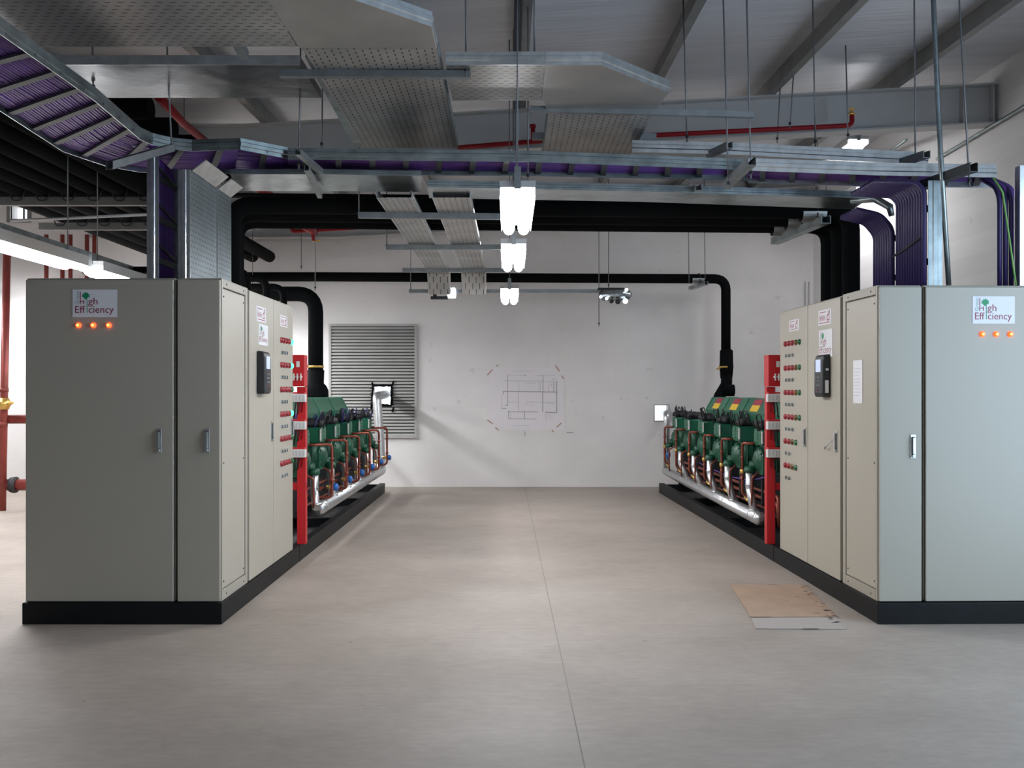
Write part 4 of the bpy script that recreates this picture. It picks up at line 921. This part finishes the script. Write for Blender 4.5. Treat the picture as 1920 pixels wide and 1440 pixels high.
def cradle(label, a, b_, big, centres, r):
    a, b_ = V(a), V(b_); t = thing('pipe_cradle', label, 'bracket', a)
    MB().sweep([a, b_], [(p*2.0*big, q*1.6*big) for p, q in strutC]).build('channel', 'galv', t)
    for (cx, cy, cz) in centres:
        hw = .10 if big > .9 else .085; mb = MB(); n = 13
        seg = [V((cx, cy+math.cos(q)*r, cz+math.sin(q)*r)) for q in [math.pi*(1+1.0*i/(n-1))+.25*math.sin(0) for i in range(n)]]
        seg2 = [V((cx, cy+math.cos(q)*(r+.003), cz+math.sin(q)*(r+.003))) for q in [math.pi*(1+1.0*i/(n-1)) for i in range(n)]]; h_ = V((hw, 0, 0))
        mb.add([p-h_ for p in seg2]+[p+h_ for p in seg2], [(i, i+1, n+i+1, n+i) for i in range(n-1)]); mb.add([p-h_ for p in seg]+[p+h_ for p in seg], [(i, n+i, n+i+1, i+1) for i in range(n-1)]); mb.build('saddle', 'galv_plain', t)
        rr = r+.008; MB().tube([V((cx+.02, cy+math.cos(q)*rr, cz+math.sin(q)*rr)) for q in [math.pi*(1.05+1.9*i/16) for i in range(17)]], .006, 6).build('tie_wire', 'dark_parts', t)
    return t
cradle('galvanised cradle holding the three thick black pipes at right', (2.66, 7.88, 2.862), (2.54, 8.98, 2.855), 1.0, ((2.60, 8.05, 2.982), (2.57, 8.38, 2.975), (2.54, 8.72, 2.975)), .078)
zc = P(1361, 523, 13.55).z
cradle('small galvanised cradle on the back wall pipe at right', (P(1324, 523, 13.3).x, 13.3, zc-.115), (P(1296, 523, 13.9).x, 13.95, zc-.115), .75, ((P(1308, 523, 13.55).x, 13.55, zc+.002),), .072)
rods = [  # px top, py top, px bottom, py bottom, depth, label
 (873, -10, 874, 143, 5.38, 'hanger rod at the right end of the bright top strut'),
 (1002, -10, 1002, 125, 5.45, 'hanger rod beside the bright tray rail in the centre'),
 (1356, -10, 1366, 355, 6.3, 'long hanger rod, left of the two long ones right of centre'),
 (1400, -10, 1408, 335, 6.2, 'long hanger rod, right of the two long ones right of centre'),
 (1283, 80, 1288, 266, 6.7, 'hanger rod from the purlin to the tray right of the mitred corner'),
 (1526, 125, 1529, 275, 6.9, 'hanger rod under the second purlin, upper right'),
 (1486, 165, 1481, 240, 8.3, 'short hanger rod holding the sprinkler pipe'),
 (1585, 62, 1590, 262, 8.0, 'hanger rod of the small light beyond the beam'),
 (1714, -10, 1717, 370, 6.5, 'long hanger rod left of the grey vertical conduit'),
 (1798, -10, 1818, 350, 6.05, 'long hanger rod right of the grey vertical conduit'),
 (562, 190, 560, 318, 6.2, 'hanger rod at the left end of the straight purple run'),
 (604, 215, 603, 280, 7.2, 'hanger rod just right of the purple run left end'),
 (990, 215, 990, 340, 6.3, 'hanger rod above the middle row of lights'),
 (673, 375, 673, 409, 7.35, 'hanger rod of the nearest twin tray strut'),
 (725, 425, 725, 468, 8.9, 'hanger rod of the second twin tray strut'),
 (770, 470, 770, 549, 12.6, 'hanger rod of the farthest strut, left end'),
 (1123, 432, 1123, 612, 12.6, 'long thin rod hanging below the right spot lamp'),
 (1141, 425, 1141, 540, 12.6, 'thin rod holding the right spot lamp'),
 (1290, 425, 1292, 532, 13.4, 'thin rod of the small back wall cradle, left'),
 (1320, 425, 1322, 524, 13.4, 'thin rod of the small back wall cradle, right'),
 (565, 470, 565, 505, 13.5, 'short rod over the back wall pipe at left'),
 (591, 455, 591, 545, 11.6, 'thin rod beside the left black riser bend'),
 (955, 232, 955, 320, 7.4, 'thin rod left of centre above the middle lights'),
 (966, 225, 966, 330, 7.2, 'thin rod in the centre above the middle lights'),
 (318, 196, 322, 285, 5.9, 'thin rod holding the curved purple ladder'),
 (174, 120, 175, 175, 5.8, 'thin dark rod behind the upper left purple ladder'),
 (1458, 250, 1457, 268, 8.6, 'very short rod beside the narrow bright tray'),
]
for (a, b_, c, d, Y, lab) in rods:
    top, bot = P(a, b_, Y), P(c, d, Y); k = (ceil_z(top.x, Y)-bot.z)/max(top.z-bot.z, 1e-3)
    if b_ < 300 and abs(a-c) < 30 and Y < 8.7: top = bot+(top-bot)*k; 
    elif abs(a-c) < 5: top = V((top.x, Y, ceil_z(top.x, Y)))
    r = .0055 if Y < 8 else .006
    t = thing('hanger_rod', lab, 'rod', bot, 'threaded hanger rods'); MB().tube([bot, top], r, 6).build('rod', 'rod_steel', t)
    MB().lathe(bot+V((0,0,.03)), (0,0,1), [(0,.012),(.02,.012)], 6).build('nut', 'dark_parts', t)
# cable drop along the centre purlin
for k in range(3):
    tag(MB().tube([V((.03+.02*k, 3.0, R_(.05, 3)-.02)), V((.045+.02*k, 8.7, R_(.05, 8.7)-.025))], .008, 6).build('purlin_cable', 'dark_parts', loc=(.05, 3, 3.9)), 'thin dark cable clipped under the centre purlin, %s' % ['left', 'middle', 'right'][k], 'cable', 'cables under the centre purlin')

# ---------------------------------------------------------------- fluorescent lights
def fixture(label, x, y0, z, L_=1.5, wd=.062, sep=.094, lit='tube_lit', group=None):
    t = thing('fluorescent_light', label, 'light', (x, y0, z), group)
    hw = sep/2+wd/2+.012
    mb = MB().box(x-hw, x+hw, y0-.01, y0+L_+.02, z+wd/2+.004, z+wd/2+.04)
    for sg in (-1, 1): mb.box(x+sg*hw, x+sg*(hw-.004), y0-.01, y0+L_+.02, z+.0, z+wd/2+.01)
    mb.build('housing', 'fixture', t)
    for sg in (-1, 1):
        cx = x+sg*sep/2; r = wd/2; mb = MB()
        prof = [(0,.25),(.02,.6),(.06,.85),(.14,1.0),(L_*.5,1.0),(L_-.10,1.0),(L_-.04,.9),(L_-.01,.62),(L_,.4)]
        mb.lathe((cx, y0, z), (0,1,0), [(d, r*q) for d, q in prof], 16); mb.build('diffuser_tube', lit, t)
        mb = MB(); mb.lathe((cx, y0+L_-.008, z), (0,1,0), [(0,r*.7),(.03,r*.6)], 8); mb.build('end_cap', 'fixture', t)
    for yy in (y0+.12, y0+L_-.12): MB().tube([V((x, yy, z+.07)), V((x, yy, ceil_z(x, yy)))], .0045, 6).build('hanger', 'rod_steel', t)
    MB().box(x-.018, x+.018, y0-.03, y0+.05, z+.03, z+.15).build('junction_box', 'strut_steel', t)
    return t
FG = 'fluorescent lights in the middle row'
fixture('brightest twin fluorescent light in the middle row, nearest and largest', .045, 5.10, 2.52, 1.14, group=FG, wd=.075, sep=.098)
fixture('twin fluorescent light in the middle row, second', .032, 7.05, 2.52, 1.12, group=FG, wd=.075, sep=.095)
fixture('twin fluorescent light in the middle row, farthest and smallest', .002, 10.15, 2.52, 1.12, group=FG, wd=.078, sep=.098)
FL = 'fluorescent lights in the left row'
fixture('long glaring fluorescent light at the left edge of the picture', -3.66, 6.45, 2.51, 1.45, .085, .11, group=FL)
fixture('twin fluorescent light just above the left cabinet', -3.66, 8.22, 2.51, 1.5, .085, .11, group=FL)
for k, (Y, lb) in enumerate(((8.2, 'nearest'), (10.2, 'middle'), (12.2, 'farthest'))): fixture('added unseen twin fluorescent light beyond the left edge of the picture, %s one' % lb, -7.6, Y, 2.95, 1.5, .085, .11, group='added fluorescent lights beyond the left edge')  # unseen extra lights, added to brighten the back wall at far left
fixture('added twin fluorescent light hidden low behind the left cabinets', -3.66, 10.1, 2.51, 1.5, .085, .11, group=FL)  # out of view; added to the row for wall brightness
fixture('added twin fluorescent light hidden beyond the left cabinets near the back wall', -3.66, 12.0, 2.51, 1.5, .085, .11, group=FL)  # another hidden light, added to lift the left part of the back wall
fixture('added twin fluorescent light beyond the white beam, nearer the back wall', 4.28, 11.3, 3.86, 1.5, .085, .11, lit='tube_soft', group='fluorescent lights behind the beam')  # added light that whitens the right wall behind the beam
fixture('small fluorescent light high at right behind the white beam', 3.62, 9.75, 4.02, 1.4, .085, .11, lit='tube_soft', group='fluorescent lights behind the beam')
# spot lamps at the back
t = thing('spot_lamp', 'small lit twin spot lamp on the far strut left of the middle lights', 'lamp', P(848, 550, 12.5))
MB().box(P(808,549,12.5).x, P(840,549,12.5).x, 12.45, 12.55, P(808,561,12.5).z, P(808,556,12.5).z).box(P(812,549,12.5).x, P(818,549,12.5).x, 12.50, 12.61, P(0,558,12.5).z, P(0,548,12.5).z).build('bracket', 'black_plastic', t)
for dx in (-.024, .024):
    c = P(847, 542, 12.5)+V((dx, 0, 0)); MB().lathe(c+V((0,0,-.12)), (0,0,1), [(0,.03),(.05,.036),(.12,.03),(.14,.015)], 12).build('lamp_head', 'spot_lit', t)
t = thing('spot_lamp', 'shiny multi-head spot lamp hanging on rods right of the middle lights', 'lamp', P(1152, 555, 12.5))
mb = MB(); a = P(1152, 553, 12.5); mb.lathe(a+V((-.20,0,0)), (1,0,0), [(0,.03),(.04,.08),(.34,.085),(.40,.06),(.43,.02)], 18); mb.build('lamp_body', 'galv_sheet', t)
MB().box(P(1121,541,12.5).x, P(1170,541,12.5).x, 12.46, 12.62, P(0,543,12.5).z, P(0,540,12.5).z).build('bracket', 'black_plastic', t)
for (px, py, r, m_) in ((1174, 544, .022, 'spot_lit'), (1172, 565, .034, 'spot_lit'), (1126, 557, .02, 'spot_lit'), (1137, 560, .02, 'spot_lit'), (1146, 565, .03, 'dark_parts'), (1158, 566, .035, 'dark_parts')):
    MB().lathe(P(px, py, 12.42), (0,-1,0), [(0,r*.6),(.02,r),(.05,r),(.055,r*.5)], 12).build('lamp_head', m_, t)

# ---------------------------------------------------------------- cardboard on the floor
def Fl(px, py, z=0.0): Y = (CAMZ-z)*F/(py-CY); return V(((px-CX)/F*Y, Y, z))
t = thing('cardboard_sheet', 'flattened brown cardboard sheet on the floor beside the right plinth', 'cardboard', Fl(1480, 1140))
q = [Fl(1370, 1098), Fl(1509, 1098), Fl(1571, 1158), Fl(1408, 1159)]
MB().prism([(p.x, p.y) for p in q], (0,0,.001), (1,0,0), (0,1,0), (0,0,.006)).build('main_panel', 'cardboard', t)
q = [Fl(1408, 1160), Fl(1571, 1159), Fl(1588, 1181), Fl(1417, 1180)]
MB().prism([(p.x, p.y) for p in q], (0,0,.001), (1,0,0), (0,1,0), (0,0,.005)).build('flap', 'cardboard_pale', t)
mb = MB()
for k in range(46):
    f_ = random.random(); p = Fl(1512, 1100).lerp(Fl(1585, 1180), f_)+V((random.uniform(-.05,.012), random.uniform(-.015,.015), .0075)); a = random.uniform(.004,.016)
    mb.poly([p+V((-a,-a*.4,0)), p+V((a,-a*.6,0)), p+V((a*1.3,a*.5,0)), p+V((-a*.6,a*.6,0))])
for (px, py, wx) in ((1450, 1098, .03), (1495, 1121, .012), (1475, 1128, .008), (1425, 1159, .07), (1560, 1159, .05), (1520, 1181, .05), (1532, 1152, .02)):
    p = Fl(px, py)+V((0,0,.008)); mb.poly([p+V((-wx,-.006,0)), p+V((wx,-.004,0)), p+V((wx,.006,0)), p+V((-wx,.004,0))])
mb.build('dirt_marks', 'dark_mark', t)
